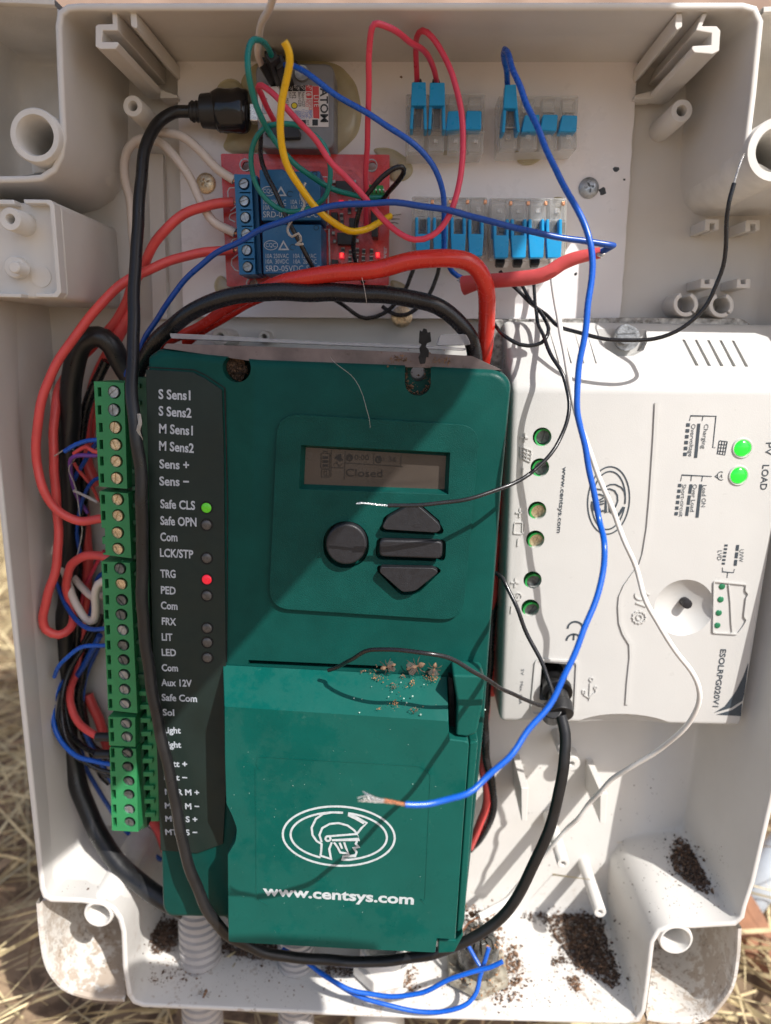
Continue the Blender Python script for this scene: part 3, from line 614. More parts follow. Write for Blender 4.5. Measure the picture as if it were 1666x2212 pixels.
for u, v in [(721, 392), (721, 404), (766, 392), (768, 410), (720, 503), (723, 521), (770, 505), (772, 520)]: prism("chip_leg", box(u-3.5, v-4, u+3.5, v+4), 238.6, 240, "smd_grey", rel, bevel=.2)
for (u, v) in [(737, 445), (756, 437), (755, 448), (771, 436), (771, 450), (738, 466), (739, 478), (755, 456), (741, 540), (757, 545), (756, 560), (772, 541), (771, 556), (786, 543), (785, 558), (803, 543), (802, 558), (741, 574), (756, 576), (772, 574), (786, 574)]:
    c_ = prism("resistor", box(u-3.6, v-6, u+3.6, v+6), 238.8, 240, "smd_grey", rel, bevel=.12); prism("resistor_body", box(u-3.6, v-3.2, u+3.6, v+3.2), 238.7, 240, "black_plastic", c_)
for u, v in ((737, 438), (738, 552), (816, 551)):
    l = prism("led", box(u-5.5, v-6.5, u+5.5, v+6.5), 238.3, 240, "led_red_dim", rel, bevel=.2)
    if v > 500: prism("led_chip", [(u-2.6, v-5), (u+2.6, v-5), (u+1.6, v+3), (u-1.6, v+3)], 238.1, 238.3, "led_red_on", l)
prism("header_pins", [(797, 398), (828, 400), (832, 424), (800, 424)], 234, 240, "well_green", rel, bevel=.3)
for i in range(4): prism("header_pin", box(803+i*8, 408, 806+i*8, 411), 230, 236, "tinned", rel)
for i in range(3):
    c_ = spline([pt(846-i*3, 466+i*8, 238), pt(852, 465+i*8, 236), pt(866-i*3, 463+i*10, 239)], 1); mk("solder_tail", *sweep(c_, .25, 5), "tinned", rel, smooth=True)
# ---------------------------------------------------------------- lever connectors
def lever_block(at, body, label, levers, ends, up):
    t = thing("lever_connector", at, label, "lever connector", "clear lever connectors on the white sheet")
    (x0, y0), (x1, y1), (x2, y2), (x3, y3) = body; n = 4; Db = 236.0
    prism("housing", rrect([(x0, y0), (x1, y1), (x2, y2), (x3, y3)], 4), Db, 245.8, "clear_plastic", t, bevel=.5)
    yy0, yy1 = (y2-50, y2-8) if up else (y0+6, y0+50)
    for i in range(n):
        xa = x0+(x1-x0)*(i+.10)/n; xb = x0+(x1-x0)*(i+.90)/n
        ym = y2-52 if up else y0+52
        prism("front_cell", box(xa, (ym+2) if up else y0+3, xb, (y2-4) if up else ym-2), Db+1.5, Db+6, "clear_core", t, bevel=.3)
        prism("test_port", box((xa+xb)/2-5, (yy0+yy1)/2-5, (xa+xb)/2+5, (yy0+yy1)/2+5), Db-.3, Db+.8, "clear_core", t, bevel=.2)
        prism("rear_cell", box(xa+3, (y0+4) if up else y2-52, xb-3, (y0+36) if up else y2-6), Db+3, Db+7, "clear_core", t, bevel=.2)
        prism("clamp", box(xa+8, (y0+y2)/2-22, xb-8, (y0+y2)/2+16), Db+2.5, Db+5, "smd_grey", t, bevel=.3)
    mk("seam", *stroke([(x0, y2-50 if up else y0+52), (x1, y2-48 if up else y0+53)], 1.6, Db-.05, .15), "clear_core", t)
    for kind, q, win in levers:
        if kind == 'closed':
            prism("lever", rrect(q, 4), Db-1.8, Db+3.5, "lever_blue", t, bevel=.45)
        else:
            # raised lever: tongue standing forward, two cheeks running back beside a clear window
            (a, b, c, d) = q; wy = win
            if up: tong = [a, b, (b[0]+(c[0]-b[0])*.45, wy), (a[0]+(d[0]-a[0])*.45, wy)]; ch1 = [(tong[3][0], wy-2), (tong[3][0]+7, wy-2), (d[0]+7, d[1]), d]; ch2 = [(tong[2][0]-7, wy-2), (tong[2][0], wy-2), c, (c[0]-7, c[1])]
            else: tong = [(a[0], wy), (b[0], wy), c, d]; ch1 = [a, (a[0]+7, a[1]), (a[0]+7, wy+2), (a[0], wy+2)]; ch2 = [(b[0]-7, b[1]), b, (b[0], wy+2), (b[0]-7, wy+2)]
            l = prism("lever", rrect(tong, 2.5), Db-5.5, Db-2.5, "lever_blue", t, bevel=.45)
            for ch in (ch1, ch2): prism("lever_cheek", ch, Db-4.5, Db+2, "lever_blue", l, bevel=.3)
            cx = (a[0]+b[0]+c[0]+d[0])/4; ya, yb = (wy, min(c[1], y2-50)) if up else (a[1], wy)
            prism("window_cover", [(cx-11, ya), (cx+11, ya), (cx+11, yb), (cx-11, yb)], Db-3, Db-2, "clear_plastic", l, bevel=.2)
            prism("ferrule_inside", [(cx-7, ya+4), (cx+7, ya+4), (cx+6, yb-6), (cx-6, yb-6)], Db-1.5, Db+1, "black_plastic" if ends else "clear_core", l, bevel=.3)
            if not up: prism("copper_end", box(cx+17, y0+7, cx+24, y0+16), Db-.6, Db+.8, "copper", t, bevel=.2)
    return t
lever_block(pt(963, 338, 244), [(877, 203), (1049, 202), (1042, 333), (876, 337)], "upper clear lever connector holding two red wires, two of its levers raised", [
    ('open', [(890, 177), (920, 177), (923, 280), (885, 279)], 228), ('open', [(929, 178), (961, 178), (963, 280), (925, 279)], 228),
    ('closed', [(968, 240), (993, 239), (996, 278), (963, 283)], 0), ('closed', [(1008, 238), (1041, 239), (1040, 280), (1004, 280)], 0)], True, True)
lever_block(pt(1160, 330, 244), [(1077, 207), (1251, 206), (1244, 325), (1075, 330)], "upper clear lever connector holding a single blue wire, one lever raised", [
    ('open', [(1091, 183), (1115, 182), (1124, 285), (1084, 286)], 234),
    ('closed', [(1134, 248), (1166, 247), (1166, 283), (1126, 285)], 0), ('closed', [(1173, 247), (1206, 247), (1203, 283), (1167, 281)], 0), ('closed', [(1215, 248), (1248, 249), (1246, 284), (1207, 284)], 0)], True, True)
lever_block(pt(970, 555, 244), [(890, 424), (1054, 426), (1050, 552), (889, 552)], "lower clear lever connector above the thick red cable, four levers hanging down", [
    ('open', [(897+38.3*i, 469), (930+38.5*i, 469), (928+38*i, 553), (900+38*i, 553)], 505) for i in range(4)], True, False)
lever_block(pt(1140, 560, 244), [(1058, 427), (1225, 428), (1222, 556), (1060, 556)], "lower clear lever connector with sunlit blue levers, three black wires and a white one", [
    ('open', [(1066+38*i, 473), (1100+38.2*i, 473), (1098+38*i, 557), (1069+38*i, 557)], 508) for i in range(4)], True, False)
for k, (u, D, lb) in enumerate(((904, 237, "black sleeve of the first red wire at the upper lever connector"), (943, 237, "black sleeve of the second red wire at the upper lever connector"))):
    jumper("wire_sleeve", (u-1, 172), (u, 200), 2.4, 234, 236, lb)
for k, (u, lb) in enumerate(((1080, "black sleeve under the first lever of the sunlit connector"), (1118, "black sleeve under the second lever of the sunlit connector"), (1155, "black sleeve under the third lever of the sunlit connector"))):
    jumper("wire_sleeve", (u, 576), (u, 545), 2.9, 238, 239, lb)
# ================================================================ GALVANISED BACKPLATE
prism("backplate", rrect([(1062, 690), (1340, 686), (1600, 687), (1622, 700), (1622, 760), (1062, 800)], 6), 241.5, 244, "galvanised", None, bevel=.3,
      label="thin galvanised metal plate showing above and beside the pale charge regulator", cat="metal plate")
# ================================================================ CHARGE REGULATOR (pale unit on the far side)
chg = thing("charge_regulator", pt(1350, 1560, 236), "pale solar charge regulator with green screw wells and two lit green lights", "charge regulator")
fx = [pt(*p, 223) for p in ((1108, 838), (1722, 842), (1602, 1570), (1080, 1560))]
tl, tr = pt(1087, 694, 238), pt(1684, 702, 238)
def Y(p, D): return Vector((p.x, D-250, p.z))
V = [fx[0], fx[1], fx[2], fx[3], tl, tr, Y(fx[2], 249), Y(fx[3], 249), Y(tl, 249), Y(tr, 249)]
bodyc = mk("case", V, [[0, 1, 2, 3], [4, 5, 1, 0], [3, 2, 6, 7], [8, 9, 5, 4], [1, 5, 9, 6, 2], [0, 3, 7, 8, 4], [7, 6, 9, 8]], "charger_plastic", chg)
bvl = bodyc.modifiers.new("edge", 'BEVEL'); bvl.width = .0018; bvl.segments = 4; bvl.limit_method = 'ANGLE'; bvl.angle_limit = .3
dg = bpy.context.evaluated_depsgraph_get(); me_ = bpy.data.meshes.new_from_object(bodyc.evaluated_get(dg)); bodyc.modifiers.clear(); bodyc.data = me_
SW = [(1175, 946, "screw_dark", 80), (1170, 1013, "screw_dark", 20), (1164, 1107, "screw_brass", 100), (1160, 1170, "screw_brass", 70), (1154, 1259, "screw_dark", 125), (1149, 1320, "screw_dark", 60)]
cuts = [cylcut(u, v, 220, 230.5, 20.5, 32) for u, v, m, a in SW]
c0 = pt(1478, 1313, 223); rad = 9.6; dep = 3.6; Rs = (rad*rad+dep*dep)/(2*dep)
prof = [(0.001, dep)]+[(Rs*math.sin(t), dep-Rs*(1-math.cos(t))) for t in [math.asin(rad*1.12/Rs)*i/14 for i in range(1, 15)]]; prof.append((prof[-1][0], -4)); prof.append((.001, -4))
cuts.append(lathe(c0, prof, (0, 1, 0), 44))
cuts.append(ext([pt(u, v, 221) for u, v in rrect([(1173, 1436), (1229, 1440), (1224, 1524), (1167, 1518)], 5)], 218, 240))
for i in range(5):
    a = 27*i; q = [(1482+a, 733+.6*i), (1488+a, 733+.6*i), (1516+a, 790+.6*i), (1508+a, 790+.6*i)]
    P = [pt(q[0][0], q[0][1], 231), pt(q[1][0], q[1][1], 231), pt(q[2][0], q[2][1], 226), pt(q[3][0], q[3][1], 226)]
    V_ = [p+Vector((0, -4, 0)) for p in P]+[p+Vector((0, 4.0, 0)) for p in P]; cuts.append((V_, [[0, 1, 2, 3], [7, 6, 5, 4]]+[[j, (j+1) % 4, 4+(j+1) % 4, 4+j] for j in range(4)]))
for i in range(7):
    a = 27*i; q = [(1186+a, 718), (1192+a, 718), (1212+a, 785), (1205+a, 785)]
    P = [pt(q[0][0], q[0][1], 233), pt(q[1][0], q[1][1], 233), pt(q[2][0], q[2][1], 226.5), pt(q[3][0], q[3][1], 226.5)]
    if 4 <= i: continue
    V_ = [p+Vector((0, -4, 0)) for p in P]+[p+Vector((0, 2.6, 0)) for p in P]; cuts.append((V_, [[0, 1, 2, 3], [7, 6, 5, 4]]+[[j, (j+1) % 4, 4+(j+1) % 4, 4+j] for j in range(4)]))
cuts.append(ext([pt(u, v, 223) for u, v in [(1318, 660), (1430, 660), (1424, 735), (1410, 756), (1385, 768), (1350, 770), (1326, 752), (1316, 725)]], 215, 236.5))
es = [];
cuts_e = lathe(Vector((0, 0, 0)), [(math.sin(t), -math.cos(t)) for t in [math.pi*i/12 for i in range(13)]], (0, 1, 0), 36)
ce = pt(1352, 1584, 222.5); V_ = [Vector((ce.x+v.x*19, ce.y+v.y*4.0, ce.z+v.z*7.0)) for v in cuts_e[0]]; cuts.append((V_, cuts_e[1]))
for c_ in cuts: boolean(bodyc, [c_])
for u, v, m, a in SW:
    r = 20*223/F; V, Fc = lathe(pt(u, v, 223.6), [(r*.80, 6.5), (r*.80, .2), (r*.99, 0), (r*.99, 7), ], (0, 1, 0), 30); mk("well_ring", V, Fc[:-1] if len(Fc) else Fc, "well_green", chg, smooth=True, angle=40)
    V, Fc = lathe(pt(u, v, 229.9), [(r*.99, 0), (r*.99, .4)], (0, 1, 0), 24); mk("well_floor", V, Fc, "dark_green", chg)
    screw("terminal_screw", u-2, v-3, 225.6, 16, a, m, chg, 4.0, .10)
for u, v in ((1604, 968), (1596, 1027)):
    r = 21*222.6/F; V, Fc = lathe(pt(u, v, 222.9), [(r*.82, .6), (r*.86, -.25), (r*.98, -.3), (r*1.12, .3)], (0, 1, 0), 34); mk("light_rim", V, Fc[:-2], "charger_plastic", chg, smooth=True, angle=60)
    dome("status_light", u, v, 222.6, 17, "led_green_on", chg, .35)
for u, v in ((1560, 1267), (1557, 1295), (1553, 1324), (1550, 1351)): dome("battery_light", u, v, 222.9, 7, "led_green_dark", chg, .25)
V, Fc = lathe(pt(1486, 1306, 223.2), [(.8, .0), (1.5, .1), (1.6, .5), (1.6, 4)], (0, 1, 0), 20); mk("push_button", V, Fc, "button_rubber", chg, smooth=True, angle=40)
sc_ = screw("fixing_screw", 1354, 722, 230.5, 21, 4, "screw_zinc", chg, 2.5, .1)
V, Fc = lathe(pt(1356, 730, 233), [(3.9, 0), (3.9, 2)], (0, 1, 0), 26); mk("washer", V, Fc, "screw_zinc", chg, smooth=True, angle=30)
prism("port_void", [(1170, 1434), (1232, 1438), (1228, 1528), (1164, 1522)], 233, 240, "black_void", chg)
def emb(name, L_, w_, m="charger_plastic", D=222.95, th=.35, parent=None):
    V, Fc = merge([stroke(p, w_, D, th, cl) for p, cl in L_]); return mk(name, V, Fc, m, parent or chg)
emb("port_frame", [(rrect([(1158, 1424), (1247, 1428), (1241, 1548), (1147, 1542)], 10), True)], 5, th=.5)
emb("ridge", [([(1418, 870), (1414, 950), (1406, 1071), (1400, 1140), (1391, 1195), (1384, 1218), (1366, 1242), (1350, 1265), (1340, 1288), (1338, 1310), (1340, 1345), (1348, 1368), (1362, 1391), (1363, 1420), (1357, 1475), (1354, 1521)], False)], 7, th=.45)
for v0, u0 in ((945, 1133), (1107, 1123), (1258, 1113)): emb("plus_mark", [([(u0-9, v0), (u0+9, v0+.5)], False), ([(u0+.8, v0-10), (u0-.8, v0+10)], False)], 3)
for v0, u0 in ((1018, 1129), (1171, 1119), (1316, 1105)): emb("minus_mark", [([(u0+.8, v0-8), (u0-.8, v0+8)], False)], 3)
emb("panel_mark", [(rrect([(1124, 965), (1148, 973), (1146, 998), (1124, 988)], 2), True), ([(1131, 968), (1130, 991)], False), ([(1139, 970), (1137, 994)], False), ([(1124, 974), (1148, 982)], False), ([(1124, 981), (1147, 990)], False)], 1.6)
emb("battery_mark", [(rrect([(1112, 1128), (1129, 1128), (1128, 1153), (1110, 1152)], 2), True), ([(1131, 1129), (1134, 1133), (1132, 1150), (1128, 1152)], False)], 2)
emb("lamp_mark", [(arc(1118, 1288, 9, 8, 0, 360, 18)[:-1], True), ([(1113, 1292), (1117, 1284), (1119, 1291), (1124, 1285)], False)], 1.8)
emb("usb_mark", [([(1275, 1475), (1273, 1512)], False), ([(1274, 1505), (1287, 1495), (1287, 1489)], False), ([(1274, 1508), (1262, 1500), (1262, 1494)], False), (arc(1278, 1467, 4, 4, 0, 360, 12)[:-1], True), (arc(1287, 1485, 3, 3, 0, 360, 10)[:-1], True), ([(1259, 1497), (1265, 1497), (1265, 1491), (1259, 1491)], True)], 2.4)
gear = []
for i in range(24): gear.append((1381+(13 if i % 2 else 15.5)*math.cos(i/24*6.2832), 1333+(11.5 if i % 2 else 14)*math.sin(i/24*6.2832)))
emb("gear_mark", [(gear, True), (arc(1381, 1333, 6, 6, 0, 360, 16)[:-1], True), ([(1374, 1302), (1396, 1310)], False), (arc(1384, 1285, 12, 10, -60, 200, 16), False), ([(1392, 1282), (1404, 1284)], False)], 2.2)
emb("battery_outline", [(rrect([(1542, 1255), (1612, 1262), (1610, 1275), (1617, 1283), (1612, 1290), (1607, 1332), (1613, 1338), (1607, 1350), (1598, 1362), (1592, 1369), (1540, 1366)], 4), True)], 2.6, th=.5)
emb("battery_outline", [([(1574, 1262), (1578, 1300), (1580, 1345), (1582, 1364)], False)], 2.5, th=.4)
DP = 222.93
text("www.centsys.com", (1216, 1008), (1203, 1151), DP, "dark_print", chg, h=9.5, bold=.018)
text("Charging", (1522, 916), (1515, 969), DP, "dark_print", chg, h=9); text("Overvoltage", (1494, 916), (1487, 986), DP, "dark_print", chg, h=9)
text("Load ON", (1518, 1048), (1515, 1095), DP, "dark_print", chg, h=9); text("Over Load", (1497, 1046), (1491, 1105), DP, "dark_print", chg, h=9); text("Short-circuit", (1474, 1046), (1467, 1116), DP, "dark_print", chg, h=9)
text("UVW", (1598, 1187), (1596, 1214), DP, "dark_print", chg, h=9.5); text("LVD", (1551, 1189), (1549, 1210), DP, "dark_print", chg, h=9.5)
text("PV", (1655, 956), (1653, 984), DP, "dark_print", chg, h=15); text("LOAD", (1648, 1004), (1642, 1058), DP, "dark_print", chg, h=14, bold=.01)
text("ESOLRPG020V1", (1557, 1402), (1540, 1527), DP, "dark_print", chg, h=12.5, bold=.02); text("5V    Max. 1.0A", (1126, 1445), (1121, 1521), DP, "dark_print", chg, h=7)
def bar(p0, p1, n, w_, gap=.32):
    L_ = []
    for i in range(n):
        a = i/n; b = (i+1-(gap if n > 1 else 0))/n; L_.append(stroke([(p0[0]+(p1[0]-p0[0])*t, p0[1]+(p1[1]-p0[1])*t) for t in (a, b)], w_, DP, .05))
    V, Fc = merge(L_); mk("printed_bar", V, Fc, "dark_print", chg)
bar((1510, 915), (1503, 989), 1, 6.5); bar((1487, 914), (1479, 990), 6, 7.5, .4); bar((1514, 1046), (1506, 1118), 1, 6.5); bar((1493, 1046), (1483, 1118), 3, 6.5, .15); bar((1469, 1045), (1460, 1118), 6, 7, .4)
bar((1594, 1177), (1588, 1225), 3, 6.5, .2); bar((1569, 1176), (1562, 1223), 6, 7, .45)
for G in ([[(1490, 909), (1492, 898), (1547, 899), (1540, 967), (1546, 967)], [(1519, 899), (1517, 909)]], [[(1471, 1039), (1473, 1026), (1538, 1029)], [(1494, 1027), (1493, 1039)], [(1518, 1028), (1516, 1040)]],
    [[(1561, 1226), (1561, 1235), (1585, 1237), (1587, 1229)], [(1572, 1236), (1571, 1248)]], [arc(1558, 1028, 8, 9, 60, 300, 12), [(1551, 1024), (1545, 1029), (1551, 1033)], [(1555, 1031), (1559, 1025), (1560, 1032)]],
    [[(1554, 952), (1571, 954), (1566, 983), (1550, 980), (1554, 952)], [(1560, 953), (1555, 981)], [(1566, 953), (1561, 982)], [(1553, 960), (1570, 961)], [(1552, 967), (1569, 968)], [(1551, 974), (1567, 976)]]):
    V, Fc = merge([stroke(p, 1.6, DP, .05) for p in G]); mk("printed_lines", V, Fc, "dark_print", chg)
prism("printed_swoosh", [(1617, 1433), (1608, 1500), (1604, 1514), (1580, 1529), (1543, 1540), (1566, 1526), (1590, 1494), (1605, 1464)], DP-.05, DP+.1, "dark_print", chg)
prism("printed_swoosh", [(1603, 1520), (1601, 1547), (1548, 1544), (1582, 1534)], DP-.05, DP+.1, "dark_print", chg)
V, Fc = merge([stroke(arc(1243, 1358, 16.5, 15, 180, 360, 16), 4.5, DP, .05), stroke(arc(1240, 1384, 16, 14, 180, 360, 16), 4.5, DP, .05), stroke([(1240, 1370), (1239, 1383)], 4, DP, .05)]); mk("conformity_mark", V, Fc, "dark_print", chg)
# helmet emblem, drawn in a unit frame and mapped where it is printed
def emblem(cx, cy, sx, sy, rot, wpx, D, m, parent):
    cr, sr = math.cos(math.radians(rot)), math.sin(math.radians(rot))
    def T(P): return [(cx+(x*sx)*cr-(y*sy)*sr, cy+(x*sx)*sr+(y*sy)*cr) for x, y in P]
    L_ = [(arc(0, 0, 1, 1, 0, 360, 56)[:-1], 1), (arc(0, 0, .86, .80, -80, 84, 30), 0), (arc(0, 0, .86, .80, 111, 274, 30), 0),
          ([(.05, -.79), (-.14, -.79), (-.30, -.72), (-.42, -.55), (-.49, -.25), (-.47, 0), (-.39, .20), (-.30, .29), (-.30, .50), (-.31, .69)], 0),
          ([(.15, -.77), (.31, -.66), (.49, -.48), (.40, -.31), (.33, -.12)], 0), ([(.15, -.72), (.30, -.60), (.44, -.46)], 0),
          ([(-.30, .23), (-.345, -.01), (-.30, -.25), (-.17, -.40), (-.01, -.44), (.15, -.37), (.27, -.22), (.32, -.11)], 0),
          ([(-.22, .03), (.33, -.10), (.37, .08), (-.12, .15)], 0), (arc(-.19, .10, .045, .08, 0, 360, 14)[:-1], 1),
          ([(.33, .14), (.31, .23), (.36, .34), (.28, .38), (.33, .52), (.31, .64), (.09, .68), (.08, .77), (.20, .79), (.34, .73)], 0),
          ([(-.12, .22), (-.16, .45), (-.12, .78), (-.31, .69)], 0), ([(-.08, .22), (-.01, .38), (.04, .55), (.19, .58), (.14, .40), (.10, .20)], 0), ([(.02, .22), (.07, .42)], 0)]
    V, Fc = merge([stroke(T(p), wpx, D-.012*q, .05, bool(c)) for q, (p, c) in enumerate(L_)]); mk("emblem", V, Fc, m, parent)
emblem(1315, 1081, 73, 45, 95, 3.0, DP, "dark_print", chg)
# ================================================================ GREEN GATE CONTROLLER
gc = thing("gate_controller", pt(730, 2058, 215), "dark green gate motor controller with a small display and rubber buttons", "gate controller")
bp = rrect([(318, 772), (340, 756), (556, 778), (870, 790), (1078, 800), (1106, 826), (1084, 1058), (1071, 1237), (1057, 1408), (1047, 1560), (1020, 1830), (1000, 2018), (960, 2040), (520, 2022), (485, 1986), (362, 1984), (350, 1968), (346, 1838), (330, 1400), (318, 900)], [4, 10, 2, 2, 26, 20, 2, 2, 2, 2, 2, 6, 6, 6, 6, 12, 12, 3, 3, 3])
BD = [pt(u, v, 203.5) for u, v in bp]; cB = sum(BD, Vector())/len(BD)
def shB(s, D): return [Vector((cB.x+(p.x-cB.x)*s, D-250, cB.z+(p.z-cB.z)*s)) for p in BD]
V, Fc = rings([shB(.978, 203.5), shB(.988, 203.75), shB(.996, 204.4), shB(1.001, 205.4), shB(1.005, 207), shB(1.006, 226), shB(1.008, 240)], capa=True, capb=True)
body = mk("case", V, Fc, "green_body", gc, smooth=True, angle=30)
hole1 = cylcut(505, 795, 200, 214, 31, 28); hole2 = ext([pt(u, v, 203) for u, v in arc(903, 828, 28, 27, 0, 180, 14)+[(875, 770), (931, 772)]], 200, 208); hole2b = cylcut(904, 808, 200, 246, 17)
slotc = ext([pt(u, v, 203) for u, v in ((536, 1427), (850, 1441), (850, 1452), (536, 1438))], 200, 212)
for c_ in (hole1, hole2, hole2b, slotc): boolean(body, [c_])
prism("label_film", [(315, 798), (416, 804), (440, 816), (479, 842), (483, 960), (488, 1430), (489, 1700), (482, 1823), (427, 1843), (347, 1837), (330, 1390)], 202.7, 203.4, "label_film", gc, bevel=.15)
mk("groove", *stroke([(318, 793), (420, 799), (444, 810), (486, 838), (492, 1080), (490, 1430)], 2.2, 203.2, .03), "black_void", gc)
bz = prism("raised_panel", rrect([(600, 893), (1038, 920), (1000, 1341), (580, 1314)], 48, 8), 202.25, 203.6, "green_textured", gc, bevel=0)
LC = [pt(u, v, 202.7) for u, v in ((652, 962), (971, 978), (967, 1067), (648, 1055))]; cl = sum(LC, Vector())/4
V = [Vector((p.x+(p.x-cl.x)*.012, -48.0, p.z+(p.z-cl.z)*.03)) for p in LC]+[Vector((cl.x+(p.x-cl.x)*.955, 206.2-250, cl.z+(p.z-cl.z)*.84)) for p in LC]
lcut = (V, [[0, 1, 2, 3], [7, 6, 5, 4]]+[[i, (i+1) % 4, 4+(i+1) % 4, 4+i] for i in range(4)])
BT = {"round_button": arc(748, 1176, 44, 44, 0, 360, 40)[:-1], "up_button": rrect([(826, 1138), (836, 1119), (884, 1092), (903, 1092), (948, 1131), (953, 1144), (944, 1151), (832, 1144)], 9),
      "menu_button": rrect([(820, 1166), (957, 1169), (955, 1208), (819, 1203)], 12), "down_button": rrect([(822, 1225), (937, 1227), (948, 1236), (898, 1277), (870, 1280), (820, 1236)], 9)}
boolean(bz, [lcut])
for n_, q in BT.items():
    c_ = (sum(p[0] for p in q)/len(q), sum(p[1] for p in q)/len(q)); q2 = [(c_[0]+(x-c_[0])*1.07+(2 if x > c_[0] else -2), c_[1]+(y-c_[1])*1.07+(3 if y > c_[1] else -3)) for x, y in q]
    boolean(bz, [ext([pt(u, v, 202.7) for u, v in q2], 202, 204)]); boolean(body, [ext([pt(u, v, 202.7) for u, v in q2], 202, 206)])
    b_ = prism(n_, q, 199.6, 205.5, "button_rubber", gc, taper=1.02, bevel=.7, segs=3)
boolean(body, [lcut])
bm_ = bz.modifiers.new("edge", 'BEVEL'); bm_.width = .0007; bm_.segments = 3; bm_.limit_method = 'ANGLE'; bm_.angle_limit = 1.0; bm_.harden_normals = True
dsp = prism("display", [(655, 966), (966, 985), (960, 1060), (652, 1048)], 205.6, 206.6, "lcd_glass", gc)
def dtext(s, a, b, h, m="lcd_ink", bold=0): text(s, a, b, 205.5, m, dsp, h=h, bold=bold, name="display_text")
dtext("0:00", (766, 993), (797, 994), 11); dtext("1:36", (828, 997), (856, 998), 11, "lcd_faint"); dtext("Closed", (747, 1029), (826, 1031), 17, "lcd_ink")
V, Fc = merge([stroke(p, 1.3, 205.5, .04, c) for p, c in (([(716, 972), (715, 1030)], 0), ([(746, 975), (744, 1036)], 0), ([(744, 1000), (870, 1008)], 0), ([(808, 979), (807, 1002)], 0), ([(867, 982), (866, 1006)], 0), ([(715, 1010), (743, 1011)], 0),
    ([(694, 979), (713, 980), (712, 1012), (693, 1011)], 1), ([(699, 979), (699, 975), (707, 975), (707, 980)], 0), ([(695, 1014), (712, 1015), (711, 1031), (694, 1030)], 1), ([(700, 1018), (700, 1027), (706, 1027), (706, 1018)], 1), ([(720, 1005), (727, 998), (733, 1008), (740, 1001)], 0))]); mk("display_lines", V, Fc, "lcd_ink", dsp)
for k in range(3): prism("display_bar", box(697, 986+8.5*k, 709, 991.5+8.5*k), 205.45, 205.6, "lcd_ink", dsp)
prism("display_icon", [(722, 990), (729, 983), (737, 981), (738, 990), (742, 994), (734, 997), (728, 993)], 205.45, 205.6, "lcd_ink", dsp)
for u, s in ((755, "A"), (818, "L")):
    prism("display_icon", arc(u, 989 if u < 800 else 993, 7.5, 8, 0, 360, 16)[:-1], 205.45, 205.6, "lcd_ink", dsp); text(s, (u-3, 994 if u < 800 else 997), (u+3, 994 if u < 800 else 997), 205.4, "lcd_glass", dsp, h=8, name="display_text")
for v_, m_ in ((1097, "led_green_dim"), (1134, "led_off"), (1206, "led_off"), (1252, "led_red_dim"), (1287, "led_off"), (1357, "led_off"), (1388, "led_off"), (1421, "led_off")):
    u_ = 446+(v_-1097)*.006; r = 14.5*202.6/F; V, Fc = lathe(pt(u_, v_, 202.6), [(r*.80, .7), (r*.84, -.02), (r, -.05), (r*1.02, .1)], (0, 1, 0), 26); mk("light_rim", V, Fc[:-2], "black_void", gc, smooth=True)
    dome("indicator_light", u_, v_, 202.65, 11.3, m_, gc, .28)
TX = [("S Sens1", 343, 861, 412, 864, 20), ("S Sens2", 343, 897, 414, 902, 20), ("M Sens1", 344, 935, 417, 940, 20), ("M Sens2", 344, 972, 419, 978, 20), ("Sens +", 345, 1011, 409, 1014, 19.5), ("Sens −", 345, 1048, 409, 1050, 19.5),
      ("Safe CLS", 347, 1097, 422, 1101, 19.5), ("Safe OPN", 347, 1133, 425, 1137, 19.5), ("Com", 347, 1168, 384, 1169, 19), ("LCK/STP", 346, 1202, 418, 1206, 19), ("TRG", 347, 1247, 380, 1248, 18.5), ("PED", 348, 1282, 380, 1284, 18),
      ("Com", 348, 1315, 384, 1317, 18), ("FRX", 350, 1349, 381, 1351, 17.5), ("LIT", 350, 1383, 373, 1384, 17.5), ("LED", 350, 1416, 381, 1417, 17), ("Com", 350, 1449, 385, 1450, 17), ("Aux 12V", 349, 1481, 415, 1483, 17), ("Safe Com", 350, 1513, 426, 1516, 17),
      ("Sol", 352, 1545, 377, 1546, 16.5), ("Light", 354, 1583, 391, 1584, 16), ("Light", 355, 1614, 392, 1615, 16), ("Batt +", 355, 1655, 405, 1657, 16), ("Batt −", 355, 1684, 405, 1686, 15.5), ("MTR M +", 357, 1716, 431, 1718, 15.5),
      ("MTR M −", 357, 1746, 431, 1748, 15.5), ("MTR S +", 358, 1774, 427, 1776, 15.5), ("MTR S −", 358, 1803, 427, 1804, 15.5)]
for s, a, b, c_, d_, h in TX: text(s, (a, b), (c_, d_), 202.65, "silver_print", gc, h=h, bold=.026)
# door over the battery terminals
DT = 192.0
dpx = rrect([(484, 1524), (969, 1556), (971, 1597), (1014, 1603), (1000, 1800), (985, 2016), (984, 2030), (944, 2028), (941, 2059), (740, 2050), (493, 2036), (491, 1846), (508, 1818), (511, 1790), (500, 1760), (488, 1736), (485, 1640)], [3, 3, 2, 8, 1, 2, 2, 2, 2, 1, 4, 2, 8, 8, 6, 3, 1])
DP0 = [pt(u, v, DT) for u, v in dpx]; back = [Vector((p.x, 203-250, p.z)) for p in DP0]
for i, (u, v) in enumerate(dpx):                       # the top edge leans back to a shelf
    if v < 1560: q = pt(u-2 if u < 700 else u-3, 1437 if u < 700 else 1462, 203); back[i] = q
cD = sum(DP0, Vector())/len(DP0)
ins = [cD+(p-cD)*.993 for p in DP0]; r1 = [Vector((p.x, DT+.45-250, p.z)) for p in DP0]
V, Fc = rings([ins, r1, back], capa=True); mk("door", V, Fc, "green_door", gc, smooth=True, angle=24)
